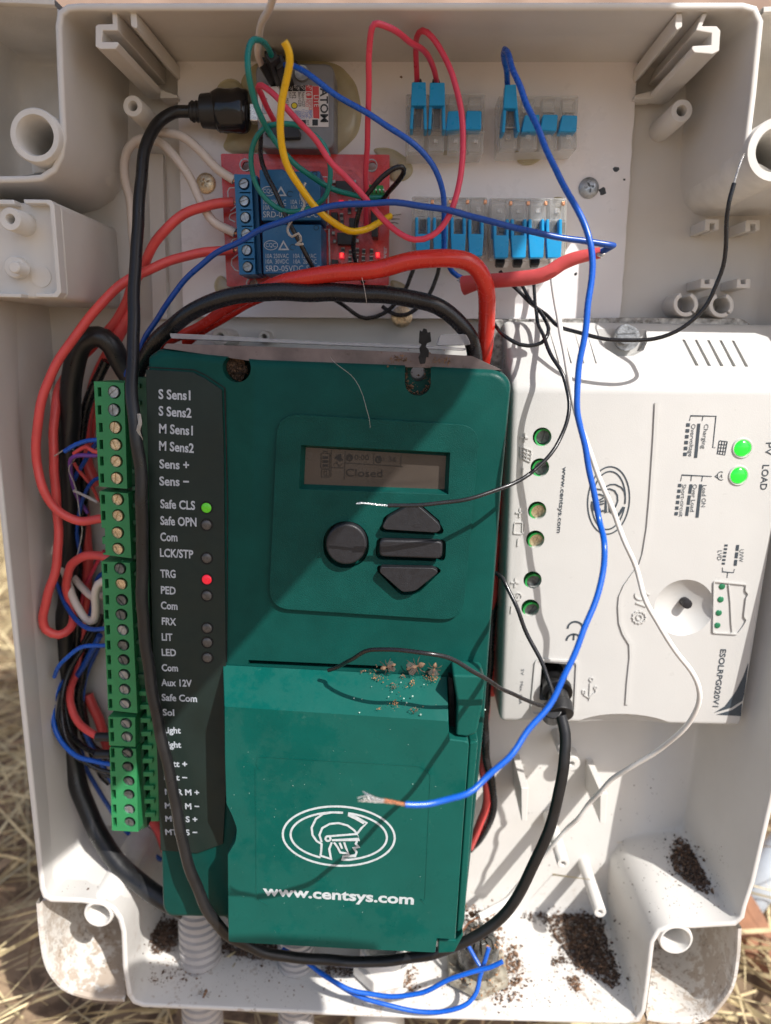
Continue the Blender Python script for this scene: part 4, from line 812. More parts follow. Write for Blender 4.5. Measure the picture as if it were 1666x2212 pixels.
prism("hinge_block", [(978, 1458), (1043, 1460), (1048, 1470), (1042, 1530), (1030, 1585), (1010, 1592), (985, 1590), (988, 1520)], 193.5, 204, "green_door", gc, bevel=.8, segs=3)
prism("hinge_gap", [(969, 1462), (978, 1466), (986, 1590), (972, 1590)], 200, 203.3, "black_void", gc)
prism("door_edge", [(1014, 1604), (1034, 1600), (1024, 1700), (1004, 1990), (998, 2012), (986, 2016)], 196.5, 204, "green_door", gc, bevel=.7)
prism("hinge_block", [(947, 2030), (985, 2031), (1000, 2014), (1001, 2022), (982, 2058), (946, 2060)], 194.5, 204, "green_door", gc, bevel=.6)
mk("door_outline", *stroke(rrect([(553, 1655), (556, 1634), (575, 1635), (908, 1655), (931, 1672), (929, 1700), (918, 1950)], 12)+[(918, 1952)], 1.8, DT-.02, .1), "green_door", gc)
mk("door_outline", *stroke([(552, 1660), (553, 1800), (554, 1925), (560, 1945), (580, 1956)], 1.8, DT-.02, .1), "green_door", gc)
emblem(732, 1806, 121, 64, 2.5, 5.2, DT-.05, "grey_print", gc)
text("www.centsys.com", (568, 1933), (894, 1953), DT-.02, "grey_print", gc, h=28, bold=.032)
# dirt in the keyholes, clip, seam strip of the tray behind
tray = thing("cable_tray", pt(690, 760, 225), "milky plastic tray edge behind the top of the green controller", "tray")
prism("tray_edge", rrect([(366, 720), (440, 723), (700, 738), (880, 744), (1008, 752), (1006, 757), (860, 751), (370, 731)], 4), 214, 226, "tray_white", tray, bevel=.6)
prism("tray_lip", rrect([(952, 722), (1008, 722), (1018, 745), (944, 746)], 6), 216, 226, "tray_white", tray, bevel=.6)
prism("cover_top_edge", rrect([(352, 752), (360, 742), (556, 748), (870, 760), (1020, 769), (1086, 800), (870, 793), (556, 782)], 3), 205.5, 222, "cover_top", gc, bevel=.4)
prism("latch", [(906, 722), (907, 713), (912, 716), (915, 709), (922, 711), (924, 718), (930, 717), (932, 738), (923, 741), (920, 748), (927, 757), (926, 772), (921, 771), (919, 785), (908, 787), (904, 772), (908, 764), (906, 752), (911, 744), (905, 740)], 200.5, 203, "black_void", None, bevel=.12, label="ragged black latch standing over the keyhole of the green controller", cat="latch")
# ================================================================ GREEN PLUG-IN TERMINALS
TB = [((203, 824, 268, 827), (214, 1051, 275, 1056), [(244, 847, 40, "screw_zinc"), (244, 886, 92, "screw_zinc"), (247, 924, 80, "screw_brass"), (248, 961, 112, "screw_brass"), (249, 997, 48, "screw_brass"), (250, 1034, 84, "screw_brass")], "topmost green plug-in terminal block with six screws, beside the S Sens1 print"),
      ((215, 1061, 277, 1066), (223, 1198, 284, 1206), [(252, 1080, 66, "screw_brass"), (253, 1115, 68, "screw_brass"), (252, 1152, 115, "screw_brass"), (253, 1187, 115, "screw_brass")], "green plug-in terminal block with four screws, beside the Safe CLS print"),
      ((219, 1213, 281, 1216), (234, 1534, 297, 1541), [(257, 1230, 70, "screw_dark"), (260, 1263, 125, "screw_brass"), (261, 1298, 130, "screw_dark"), (260, 1330, 100, "screw_dark"), (263, 1363, 62, "screw_zinc"), (264, 1396, 50, "screw_dark"), (265, 1428, 112, "screw_dark"), (266, 1460, 120, "screw_zinc"), (267, 1492, 92, "screw_zinc"), (268, 1523, 130, "screw_zinc")], "longest green plug-in terminal block, ten screws in one row"),
      ((234, 1549, 292, 1550), (236, 1610, 293, 1613), [(270, 1566, 125, "screw_zinc"), (272, 1595, 96, "screw_zinc")], "shortest green plug-in terminal block with two screws, beside the Light print"),
      ((237, 1615, 294, 1618), (242, 1794, 299, 1797), [(273, 1630, 140, "screw_dark"), (274, 1660, 50, "screw_dark"), (276, 1691, 120, "screw_dark"), (276, 1720, 40, "screw_dark"), (277, 1752, 130, "screw_zinc"), (278, 1780, 88, "screw_dark")], "lowest green plug-in terminal block, its lower screws bright in the sun")]
for (a, b, lab) in [(x[0:2], x[2], x[3]) for x in TB]:
    (x0, y0, x1, y1), (x2, y2, x3, y3) = a
    t = thing("terminal_block", pt((x2+x3)/2, y2, 214), lab, "terminal block", "green terminal blocks down the controller's edge")
    bx = prism("block_body", [(x0, y0), (x1, y1), (x3, y3), (x2, y2)], 210, 224, "terminal_green", t)
    cs = [cylcut(u, v, 209, 212.4, 14.6, 22) for u, v, _, _ in b]+[ext([pt(p, q, 209) for p, q in ((u-36.5, v-10), (u-28.5, v-10), (u-27.5, v+10), (u-35.5, v+10))], 209, 214) for u, v, _, _ in b]
    boolean(bx, cs)
    for u, v, g, m_ in b: screw("terminal_screw", u, v, 210.5, 12.8, g, m_, t, 1.5, .13)
    # pale side face and plug comb towards the controller
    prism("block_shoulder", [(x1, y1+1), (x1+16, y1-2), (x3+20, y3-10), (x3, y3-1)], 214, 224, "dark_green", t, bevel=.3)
for (u0, v0, u1, v1, lab) in ((286, 815, 320, 1480, "dark green socket strip hidden between terminals and controller"), (306, 1484, 340, 1775, "green comb socket strip beside the lowest terminals")):
    t = thing("socket_strip", pt((u0+u1)/2, v1, 216), lab, "socket strip")
    lo_ = v1 > 1700
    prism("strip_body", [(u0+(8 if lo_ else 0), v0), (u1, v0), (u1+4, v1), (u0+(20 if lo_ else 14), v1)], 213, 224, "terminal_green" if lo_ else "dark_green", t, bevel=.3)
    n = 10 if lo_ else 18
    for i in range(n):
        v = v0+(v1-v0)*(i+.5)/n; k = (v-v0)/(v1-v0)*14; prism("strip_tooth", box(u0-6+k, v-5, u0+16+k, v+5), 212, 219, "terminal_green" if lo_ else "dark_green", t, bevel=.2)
# ================================================================ UNSEEN PLATE, added out of view and cut to the shadow's edge: throws the shade on the upper part
def proj(p, D): return p+LS*((p.y-(D-250))/(-LS.y))
A_, B_, C_ = pt(262, 1690, 214), pt(1000, 850, 203.5), pt(1135, 519, 230)
e0, e1, e2 = (proj(p, 20) for p in (A_, B_, C_))
d0 = (e0-e1).normalized(); d2 = (e2-e1).normalized()
P = [e0+d0*105, e1, e2+d2*40, e2+d2*40+Vector((-30, 0, 130)), e0+Vector((-20, 0, 330)), e0+d0*105+Vector((-60, 0, 250))]
Pc = [Vector((p.x, 0, p.z)) for p in P]
V, Fc = ext(Pc, 16, 20); mk("shade_plate", V, Fc, "cream_plastic", None, bevel=1.0, label="cream plate added out of view to shade the upper part of the enclosure", cat="light_blocker")
# ================================================================ CABLES AND WIRES  (pixel, pixel, depth)
wire("usb_cable", [(410, 241, 238), (375, 243, 237), (338, 268, 234), (315, 320, 230), (304, 400, 226), (297, 500, 222), (291, 620, 216), (287, 760, 208), (286, 840, 203), (292, 930, 200), (303, 1010, 199.5), (308, 1100, 199.5), (307, 1200, 200), (308, 1300, 200),
    (318, 1420, 200), (338, 1540, 199), (360, 1640, 198), (382, 1750, 197), (398, 1830, 197), (420, 1905, 197), (452, 1970, 198), (492, 2018, 201), (550, 2050, 205), (640, 2068, 208), (760, 2077, 208), (880, 2071, 206), (965, 2050, 204), (1020, 2026, 203), (1068, 1996, 203),
    (1112, 1945, 203), (1152, 1870, 203), (1190, 1780, 203), (1213, 1685, 204), (1222, 1600, 207), (1212, 1545, 210)], 1.78, "black_rubber", "long black charging lead running down over the printed terminal names and under the green door", "cable", seg=16)
pl = thing("usb_plug", pt(490, 240, 237), "black plug end wrapped in glossy tape, pushed into the grey module", "plug")
for nm, C, r in (("strain_relief", [(410, 241, 238), (438, 241, 238)], 2.9), ("plug_shell", [(435, 240, 238), (470, 240, 238)], 5.2)):
    V, Fc = sweep([pt(*p) for p in C], [r*.92, r], 20, .85); mk(nm, V, Fc, "black_plastic", pl, bevel=.4)
for k in range(2): V, Fc = sweep([pt(415+9*k, 241, 238), pt(420+9*k, 241, 238)], 3.1, 18, .85); mk("relief_ridge", V, Fc, "black_plastic", pl, bevel=.2)
V, Fc = sweep(spline([pt(462, 240, 238), pt(475, 239, 238), pt(505, 240, 237), pt(530, 239, 237), pt(538, 239, 237)], 1), [5.4, 6.4, 6.0, 6.5, 5.2], 22, .75)
rt = random.Random(2); V = [v+Vector((0, rt.uniform(-.25, .25), rt.uniform(-.25, .25))) for v in V]; mat("glossy_tape", (.012, .012, .014), .13, bump=.6, bscale=350, rvar=.05); mk("tape_wrap", V, Fc, "glossy_tape", pl, smooth=True, angle=70)
prism("plug_tongue", [(538, 222), (562, 223), (562, 262), (539, 261)], 235, 239, "tinned", pl, bevel=.4)
W = wire
W("thick_cable", [(300, 845, 234), (262, 785, 232), (240, 745, 230), (212, 728, 229), (182, 738, 229), (163, 775, 230), (154, 850, 232), (150, 960, 234), (150, 1100, 236), (147, 1250, 237), (140, 1400, 238), (142, 1530, 239), (163, 1670, 236), (205, 1785, 231), (262, 1872, 224), (350, 1942, 217), (400, 1965, 216)], 3.35, "black_rubber", "thickest black cable looping down along the enclosure's side wall", "cable", seg=18)
W("thick_cable", [(285, 860, 228), (300, 800, 226), (335, 740, 222), (385, 695, 219), (440, 660, 217), (500, 640, 216), (570, 632, 215), (690, 632, 215), (800, 635, 215), (890, 645, 216), (960, 670, 217), (1005, 712, 219), (1024, 760, 223), (1030, 830, 228)], [2.3, 2.4, 2.4, 2.5, 2.6, 2.6, 2.5, 2.4, 2.3], "black_pvc", "black cable arching over the top of the green controller", "cable", seg=18)
W("heavy_cable", [(285, 800, 236), (350, 745, 232), (420, 712, 229), (480, 672, 226), (540, 640, 222), (620, 607, 217), (720, 592, 214), (820, 580, 212), (900, 563, 211), (970, 557, 211), (1020, 570, 212), (1046, 610, 215), (1053, 665, 220), (1048, 740, 226), (1036, 830, 234)], [1.4, 1.5, 1.6, 1.7, 2.0, 2.4, 2.5, 2.5, 2.5, 2.5, 2.6, 2.5, 2.4], "red_sleeve", "thick glossy red cable arching between relay board and controller", "cable", seg=16)
W("heavy_cable", [(400, 742, 236), (440, 712, 233), (480, 690, 231), (525, 660, 230), (570, 640, 230)], 1.5, "red_sleeve", "short stretch of glossy red cable under the black arch", "cable")
W("relay_wire", [(505, 437, 234), (465, 440, 233), (420, 452, 231), (375, 478, 229), (345, 512, 229), (322, 548, 230), (304, 590, 233), (283, 620, 236), (272, 655, 238), (245, 700, 239), (205, 745, 240), (160, 790, 238), (132, 830, 234), (120, 880, 230), (116, 960, 228), (120, 1050, 227), (126, 1141, 226), (126, 1190, 225), (118, 1240, 224), (103, 1286, 223), (93, 1330, 223),
    (100, 1362, 223), (126, 1372, 224), (152, 1358, 227), (160, 1335, 230), (152, 1300, 231), (144, 1262, 230), (152, 1225, 227), (180, 1203, 224), (215, 1200, 222), (240, 1206, 221)], 1.5, "red_wire", "red wire from the second relay terminal, making a low loop beside the longest block")
W("relay_wire", [(505, 540, 234), (450, 544, 233), (390, 556, 231), (335, 577, 228), (290, 598, 226), (245, 628, 224), (203, 675, 222), (160, 730, 221), (120, 790, 220), (92, 860, 219), (80, 930, 219), (80, 1000, 219), (95, 1060, 219), (128, 1105, 220), (170, 1125, 221), (222, 1120, 221)], 1.45, "red_wire", "red wire from the fifth relay terminal sweeping widest beside the box wall")
W("red_cable", [(292, 660, 240), (258, 720, 240), (222, 790, 240), (196, 860, 240), (184, 930, 240), (188, 1000, 240), (210, 1050, 240)], 2.1, "red_wire", "dull red cable deep behind the topmost terminal block", "cable")
W("red_cable", [(205, 880, 243), (192, 950, 243), (180, 1080, 243), (190, 1200, 243), (185, 1330, 243), (170, 1440, 240), (152, 1490, 234), (152, 1520, 230), (170, 1560, 226), (206, 1588, 222), (222, 1594, 221)], [2, 2, 2, 1.9, 1.6, 1.4, 1.35, 1.35], "red_wire", "red cable curving into the upper black ferrule beside the shortest block", "cable")
W("red_cable", [(190, 1500, 245), (215, 1560, 244), (245, 1640, 244), (300, 1720, 244), (345, 1800, 244), (360, 1840, 244)], 1.9, "red_wire", "dark red cable passing behind the lowest terminal blocks", "cable")
for v, lb in ((1592, "upper black ferrule on the red cable beside the shortest block"), (1629, "lower black ferrule beside the lowest terminal block")):
    V, Fc = sweep([pt(207, v, 221), pt(240, v, 221)], 1.55, 14); mk("ferrule", V, Fc, "black_plastic", None, bevel=.25, label=lb, cat="ferrule")
W("relay_wire", [(506, 389, 234), (465, 361, 234), (430, 322, 235), (398, 297, 236), (365, 287, 238), (330, 292, 240), (298, 315, 242)], 1.35, "white_wire", "cream wire from the topmost relay terminal")
W("relay_wire", [(508, 503, 234), (460, 477, 234), (434, 437, 235), (412, 387, 236), (380, 340, 237), (344, 308, 238), (308, 300, 239), (279, 319, 240), (268, 352, 241), (272, 394, 241), (281, 440, 241), (288, 510, 241), (286, 620, 242), (262, 720, 243)], 1.4, "white_wire", "cream wire from the fourth relay terminal looping behind the black lead")
for (u, v) in ((506, 390), (506, 437), (508, 502), (508, 540)):
    pass
for i, (u, v, lb) in enumerate(((508, 391, "bare"), (510, 437, ""), (511, 504, ""), (510, 540, ""))):
    strand("bare_strands", [(u-9, v-(4 if i in (0, 2) else 0), 234), (u-2, v, 233.5), (u+3, v+1, 233.5)], "copper", rel, 6, .16, .5, .6)
W("wall_wire", [(103, 930, 244), (98, 1000, 243), (100, 1100, 242), (106, 1160, 240), (128, 1212, 236), (148, 1258, 232), (165, 1305, 229), (185, 1338, 227), (203, 1340, 225), (208, 1312, 223), (206, 1285, 222), (212, 1262, 221), (232, 1252, 221)], 1.35, "white_wire", "white wire bent in a tight hook into the longest terminal block")
W("wall_wire", [(120, 1170, 243), (142, 1215, 240), (162, 1252, 236), (186, 1277, 232), (206, 1290, 229), (235, 1284, 225)], 1.3, "white_wire", "second white wire crossing behind the hooked one")
W("link_wire", [(120, 1245, 236), (128, 1275, 233), (146, 1312, 229), (168, 1342, 225), (195, 1359, 222), (236, 1357, 221)], .8, "navy_wire", "blue wire entering the fifth screw of the longest block")
W("link_wire", [(118, 1462, 226), (127, 1440, 224), (152, 1413, 222), (181, 1398, 221), (238, 1394, 221)], .75, "blue_wire", "short bright blue wire rising to the sixth screw of the longest block")
W("link_wire", [(140, 1470, 236), (122, 1495, 232), (114, 1530, 229), (116, 1565, 226), (132, 1600, 224), (160, 1628, 222), (195, 1644, 221), (248, 1652, 221)], .85, "blue_wire", "bright blue wire bowing out to the lowest terminal block")
W("link_wire", [(216, 1372, 232), (200, 1405, 234), (180, 1440, 237), (160, 1468, 239), (140, 1490, 240)], 1.1, "navy_wire", "dark blue wire slanting down behind the short bright one")
W("link_wire", [(170, 1600, 244), (190, 1665, 245), (232, 1738, 245), (290, 1815, 245), (350, 1858, 245)], .85, "navy_wire", "dark blue wire running down to the foot of the controller")
W("sensor_wire", [(140, 975, 224), (165, 960, 223), (190, 951, 222), (212, 950, 221), (230, 950, 221)], .75, "blue_wire", "blue wire at the fourth screw of the topmost block")
W("sensor_wire", [(160, 980, 224), (178, 968, 223), (190, 966, 222), (203, 975, 221), (225, 976, 221)], .7, "red_wire", "thin red wire bent sharply beside the topmost block")
W("sensor_wire", [(222, 982, 221), (200, 984, 222), (170, 984, 223), (153, 992, 225), (152, 1015, 228), (158, 1045, 231), (168, 1075, 234), (190, 1108, 236)], .7, "purple_wire", "thin purple wire dangling beside the topmost block")
W("sensor_wire", [(160, 1000, 232), (175, 1022, 233), (200, 1052, 235), (214, 1085, 236)], .6, "red_wire", "thin red wire slanting down behind the purple one")
W("sensor_wire", [(222, 940, 226), (180, 1000, 232), (160, 1040, 234), (150, 1090, 236), (140, 1130, 237)], .8, "navy_wire", "dark blue wire behind the thin purple one")
W("black_wire", [(180, 1400, 236), (150, 1450, 233), (135, 1500, 230), (134, 1550, 228), (148, 1600, 225), (178, 1640, 222), (210, 1660, 221), (245, 1670, 221)], .8, "black_pvc", "black wire bowing into the lowest terminal block")
W("black_wire", [(200, 1350, 240), (165, 1420, 238), (140, 1480, 236), (150, 1570, 233), (175, 1610, 228), (214, 1628, 222), (225, 1629, 221)], 1.0, "black_pvc", "black wire ending in the lower black ferrule")
W("black_wire", [(230, 780, 236), (190, 870, 238), (176, 960, 239), (184, 1050, 240), (170, 1200, 241), (168, 1400, 241), (180, 1550, 241), (215, 1660, 241), (240, 1690, 241)], 1.7, "black_pvc", "black cable behind the column of terminal blocks", "cable")
W("black_wire", [(220, 1330, 240), (195, 1400, 240), (172, 1500, 240), (190, 1600, 239), (240, 1640, 238)], 1.6, "black_pvc", "dull black cable in the bundle beside the longest block", "cable")
W("jumper_wire", [(565, 140, 223), (558, 118, 218), (559, 80, 212), (567, 50, 207), (582, 15, 200), (600, -30, 194)], .95, "white_wire", "cream wire leaving over the enclosure's top rim")
W("jumper_wire", [(588, 124, 217), (580, 104, 213), (566, 90, 208), (549, 86, 203), (539, 98, 201), (534, 125, 200), (537, 160, 200), (546, 200, 202), (560, 243, 205), (587, 294, 210), (634, 351, 214), (676, 383, 217), (719, 408, 221), (773, 424, 227), (823, 427, 232)], .78, "teal_wire", "teal wire curving from the module to the relay board's pins")
W("jumper_wire", [(600, 268, 210), (580, 272, 210), (558, 290, 211), (545, 320, 213), (543, 355, 214), (555, 401, 216), (583, 437, 217), (619, 457, 218), (660, 453, 218), (698, 430, 217), (714, 394, 215), (714, 355, 214), (700, 315, 213), (669, 285, 212), (635, 269, 211), (600, 268, 210)], .72, "teal_wire", "teal wire looped in a ring in front of the upper relay")
W("jumper_wire", [(614, 90, 196), (623, 108, 197), (626, 136, 198), (617, 179, 200), (608, 229, 202), (606, 286, 204), (612, 329, 206), (626, 368, 208), (655, 414, 211), (684, 450, 213), (719, 480, 215), (755, 499, 218), (791, 494, 221), (820, 480, 225), (843, 467, 230)], .98, "yellow_wire", "yellow wire standing out in front of the relays")
W("jumper_wire", [(593, 262, 231), (578, 233, 226), (565, 206, 221), (558, 190, 218), (566, 184, 216), (587, 199, 214), (615, 231, 212), (640, 256, 211), (676, 296, 210), (712, 346, 210), (744, 378, 210), (791, 430, 210), (827, 473, 209), (863, 505, 208), (898, 518, 207), (934, 508, 207), (963, 480, 207), (981, 440, 207), (995, 376, 208), (1001, 304, 209), (995, 233, 211), (981, 172, 213), (956, 115, 215), (934, 80, 216), (913, 65, 217), (900, 78, 220), (899, 110, 226), (901, 178, 234)], .82, "pink_wire", "rose red wire looping from the grey module round to the upper lever connector")
W("jumper_wire", [(944, 178, 234), (936, 145, 228), (913, 107, 219), (881, 86, 212), (845, 63, 206), (815, 50, 203), (803, 60, 203), (799, 107, 206), (796, 215, 213), (793, 322, 219), (791, 412, 226), (791, 484, 234)], .82, "pink_wire", "rose red wire rising steeply from the relay board to the second raised lever")
W("jumper_wire", [(608, 140, 221), (634, 143, 217), (666, 161, 214), (719, 199, 213), (773, 234, 213), (827, 265, 213), (881, 301, 213), (916, 333, 214), (942, 369, 215), (956, 412, 217), (961, 465, 220), (958, 501, 223), (961, 545, 227), (977, 587, 231), (1000, 601, 233)], .8, "blue_wire", "blue wire from the module passing behind the thick red cable to the heat shrink")
W("jumper_wire", [(564, 290, 228), (564, 333, 222), (576, 376, 219), (594, 415, 218), (623, 476, 218), (648, 526, 219), (684, 588, 223), (705, 630, 232), (742, 660, 241), (778, 684, 242), (807, 686, 242), (840, 670, 242), (874, 627, 241), (886, 600, 240), (903, 558, 239)], .68, "black_pvc", "thin black wire crossing both relays and dipping under the black arch")
W("jumper_wire", [(785, 610, 234), (772, 574, 230), (764, 532, 226), (769, 484, 223), (781, 442, 220), (803, 410, 217), (827, 381, 215), (850, 364, 214), (868, 361, 214), (872, 373, 216), (861, 390, 219), (842, 413, 225), (826, 432, 231)], .72, "black_pvc", "black wire standing up in a loop at the relay board's pins")
W("jumper_wire", [(950, 560, 239), (946, 591, 240), (928, 634, 241), (890, 675, 242), (855, 680, 242), (826, 662, 243)], .66, "black_pvc", "black wire from the second hanging lever curling under the sheet's edge")
W("supply_wire", [(1097, 192, 236), (1094, 150, 229), (1089, 114, 222), (1094, 112, 219), (1117, 170, 212), (1146, 243, 206), (1175, 311, 202), (1207, 379, 198), (1243, 444, 194), (1271, 508, 191), (1280, 555, 190), (1278, 609, 189), (1271, 655, 188), (1261, 727, 187), (1250, 804, 186), (1248, 865, 185), (1255, 926, 184), (1266, 979, 183), (1282, 1063, 181), (1297, 1128, 179), (1304, 1175, 172),
    (1305, 1220, 170), (1298, 1260, 168), (1282, 1315, 165), (1259, 1370, 162), (1228, 1437, 159), (1194, 1510, 156), (1144, 1578, 152), (1095, 1639, 148), (1042, 1689, 145), (1008, 1713, 143), (960, 1731, 142), (920, 1738, 141), (875, 1738, 140)], [.84, .83, .82, .80, .78, .75, .72, .71], "blue_wire", "long bright blue wire ending in bare strands over the green door", seg=12)
bw = bpy.data.objects["supply_wire"]; strand("bare_strands", [(876, 1738, 140), (858, 1734, 140), (840, 1731, 140), (822, 1728, 140)], "copper", bw, 7, .17, .34, .5)
strand("bare_strands", [(830, 1730, 140), (812, 1728, 140), (795, 1724, 140), (773, 1719, 140)], "tinned", bw, 7, .17, .5, 1.8)
W("supply_wire", [(262, 830, 232), (275, 805, 230), (298, 765, 228), (322, 718, 225), (355, 664, 222), (402, 603, 219), (450, 560, 216), (520, 519, 212), (600, 482, 209), (690, 452, 208), (760, 440, 207), (813, 439, 207), (885, 440, 206), (956, 453, 206), (1028, 469, 206), (1099, 489, 206), (1171, 505, 206), (1243, 519, 207), (1318, 528, 208), (1321, 532, 209), (1300, 545, 211), (1285, 552, 212)], .85, "navy_wire", "long dark blue wire crossing the relays and folding back into the heat shrink", seg=12)
W("heat_shrink", [(1297, 546, 211), (1270, 551, 212), (1243, 558, 213), (1216, 571, 214), (1189, 587, 215), (1153, 597, 217), (1099, 604, 220), (1046, 608, 224), (1022, 612, 226), (1001, 617, 228)], [1.5, 1.7, 1.9, 2.0, 2.1, 2.2, 2.1, 2.1, 2.3, 2.9], "shrink_sleeve", "crumpled rose red heat shrink sleeve slanting below the lower lever connectors", "heat shrink sleeve", seg=12, flat=.6)
hs = bpy.data.objects["heat_shrink"]; strand("solder_joint", [(1292, 549, 210), (1300, 552, 209), (1307, 548, 209)], "tinned", hs, 4, .3, .4); strand("solder_joint", [(1003, 612, 228), (994, 606, 229), (988, 598, 230)], "tinned", hs, 4, .25, .5)
W("white_lead", [(1190, 560, 239), (1193, 601, 238), (1201, 655, 232), (1209, 702, 224), (1218, 746, 216), (1228, 811, 211), (1238, 865, 209), (1259, 933, 207), (1289, 1017, 205), (1320, 1094, 203), (1354, 1177, 201), (1377, 1240, 200), (1396, 1296, 198), (1427, 1357, 196), (1461, 1407, 195), (1492, 1449, 194), (1508, 1483, 194), (1511, 1517, 195), (1495, 1552, 197), (1461, 1590, 201), (1412, 1628, 206), (1354, 1662, 211), (1305, 1700, 216), (1250, 1765, 222), (1199, 1819, 226), (1176, 1850, 228), (1150, 1880, 230)], .78, "pure_white_wire", "long white wire wandering over the charge regulator", seg=12)
W("white_lead", [(1135, 1900, 232), (1092, 1949, 228), (1060, 1968, 225), (1034, 1981, 222)], 1.35, "pure_white_wire", "stubby white cable with a bare copper end by the black gland")
strand("bare_strands", [(1034, 1981, 222), (1015, 1992, 222), (1002, 2008, 223), (995, 2022, 224)], "copper", bpy.data.objects["white_lead.001"], 5, .15, .3, 1)
W("thin_lead", [(1155, 585, 239), (1153, 610, 238), (1156, 651, 233), (1164, 701, 222), (1175, 731, 215), (1194, 773, 210), (1217, 811, 207), (1229, 857, 205), (1228, 895, 203), (1217, 933, 201), (1190, 979, 198), (1144, 1025, 195), (1087, 1053, 191), (1030, 1073, 189), (960, 1086, 188), (900, 1091, 188), (838, 1092, 188)], .56, "black_pvc", "thin black wire from the third sleeve to a bare tip over the display's lower edge")
tn = bpy.data.objects["thin_lead"]; strand("bare_strands", [(840, 1092, 188), (815, 1090, 188), (790, 1087, 188), (765, 1087, 188)], "tinned", tn, 4, .15, .2, .3)
W("thin_lead", [(1080, 585, 239), (1085, 592, 239), (1099, 609, 238), (1135, 644, 236), (1171, 673, 232), (1202, 701, 225), (1228, 712, 222), (1278, 727, 218), (1354, 735, 215), (1412, 731, 214), (1461, 716, 213), (1499, 688, 212), (1530, 655, 211), (1548, 620, 210), (1563, 574, 209), (1568, 526, 208), (1569, 478, 207), (1574, 440, 206), (1586, 396, 206)], .6, "black_pvc", "thin black wire from the first sleeve curving up to the enclosure's rim")
strand("bare_strands", [(1585, 398, 206), (1592, 375, 206), (1600, 350, 206), (1610, 326, 207)], "tinned", bpy.data.objects["thin_lead.001"], 4, .15, .2, .3)
W("thin_lead", [(1118, 585, 239), (1120, 598, 239), (1128, 616, 238), (1150, 652, 233), (1172, 682, 226), (1184, 712, 219), (1178, 733, 216), (1160, 743, 216), (1125, 743, 217), (1090, 726, 220), (1066, 697, 226), (1045, 660, 234)], .58, "black_pvc", "thin black wire from the second sleeve curling back at the regulator's corner")
W("thin_lead", [(1060, 1234, 226), (1070, 1238, 222), (1087, 1250, 218), (1106, 1288, 215), (1129, 1346, 213), (1152, 1395, 211), (1175, 1441, 209), (1192, 1490, 206), (1198, 1515, 205)], .68, "black_pvc", "thin black wire from the controller's side to the plug in the regulator")
W("thin_lead", [(1178, 1527, 203), (1150, 1518, 199), (1112, 1502, 193), (1047, 1465, 184), (988, 1431, 180), (930, 1411, 178), (870, 1404, 179), (820, 1404, 182), (790, 1409, 185), (758, 1424, 190), (734, 1440, 194), (710, 1448, 196.5)], .62, "black_pvc", "thin black wire arching over the slot above the green door")
W("side_cable", [(1085, 830, 232), (1076, 1000, 234), (1066, 1250, 236), (1052, 1500, 238), (1044, 1590, 236), (1042, 1650, 233), (1052, 1700, 231), (1048, 1747, 231), (1030, 1795, 233), (1015, 1830, 236)], 1.5, "red_wire", "red cable running down behind the green controller's edge", "cable")
W("side_cable", [(1078, 1000, 244), (1070, 1200, 240), (1060, 1400, 234), (1048, 1560, 231), (1052, 1640, 230), (1064, 1700, 230), (1064, 1755, 231), (1045, 1800, 234), (1015, 1835, 238)], 1.4, "black_pvc", "black cable beside the red one at the door's hinge edge", "cable")
W("side_cable", [(1080, 860, 238), (1078, 1100, 240), (1072, 1300, 242), (1062, 1500, 244)], 1.7, "red_wire", "dull red cable in the gap beside the pale regulator", "cable")
W("loose_wire", [(610, 2050, 216), (663, 2078, 213), (715, 2118, 208), (773, 2143, 206), (847, 2151, 206), (913, 2144, 206), (979, 2113, 206), (1030, 2097, 206), (1060, 2089, 206), (1086, 2077, 206)], .8, "blue_wire", "blue wire with its tip crossing the black gland")
W("loose_wire", [(690, 2098, 212), (735, 2130, 209), (790, 2157, 207), (869, 2179, 206), (935, 2186, 206), (982, 2181, 206), (1014, 2166, 207), (1031, 2141, 209), (1036, 2111, 211), (1044, 2087, 212), (1056, 2047, 214)], .78, "blue_wire", "blue wire dipping lowest across the enclosure's lip and back up to the gland")
W("loose_wire", [(1010, 2040, 217), (1027, 2070, 214), (1040, 2092, 212)], .72, "blue_wire", "short blue wire crossing the other at the black gland")
# plug in the regulator
up = thing("cable_plug", pt(1205, 1550, 214), "black moulded plug with a collar sitting in the regulator's opening", "plug")
def bar_(nm, a, b, r, m="black_rubber", flat=1.0):
    V, Fc = sweep([pt(*a), pt(*b)], r, 22, flat); return mk(nm, V, Fc, m, up, bevel=.5)
bar_("plug_body", (1196, 1458, 232), (1206, 1500, 219), [4.6, 4.4]); bar_("collar", (1203, 1486, 222), (1205, 1498, 219), 4.9); bar_("plug_neck", (1206, 1500, 219), (1208, 1524, 214), 3.4); bar_("collar", (1207, 1518, 215), (1211, 1545, 211), 4.3); bar_("plug_tail", (1192, 1548, 216), (1193, 1531, 211), 3.2)
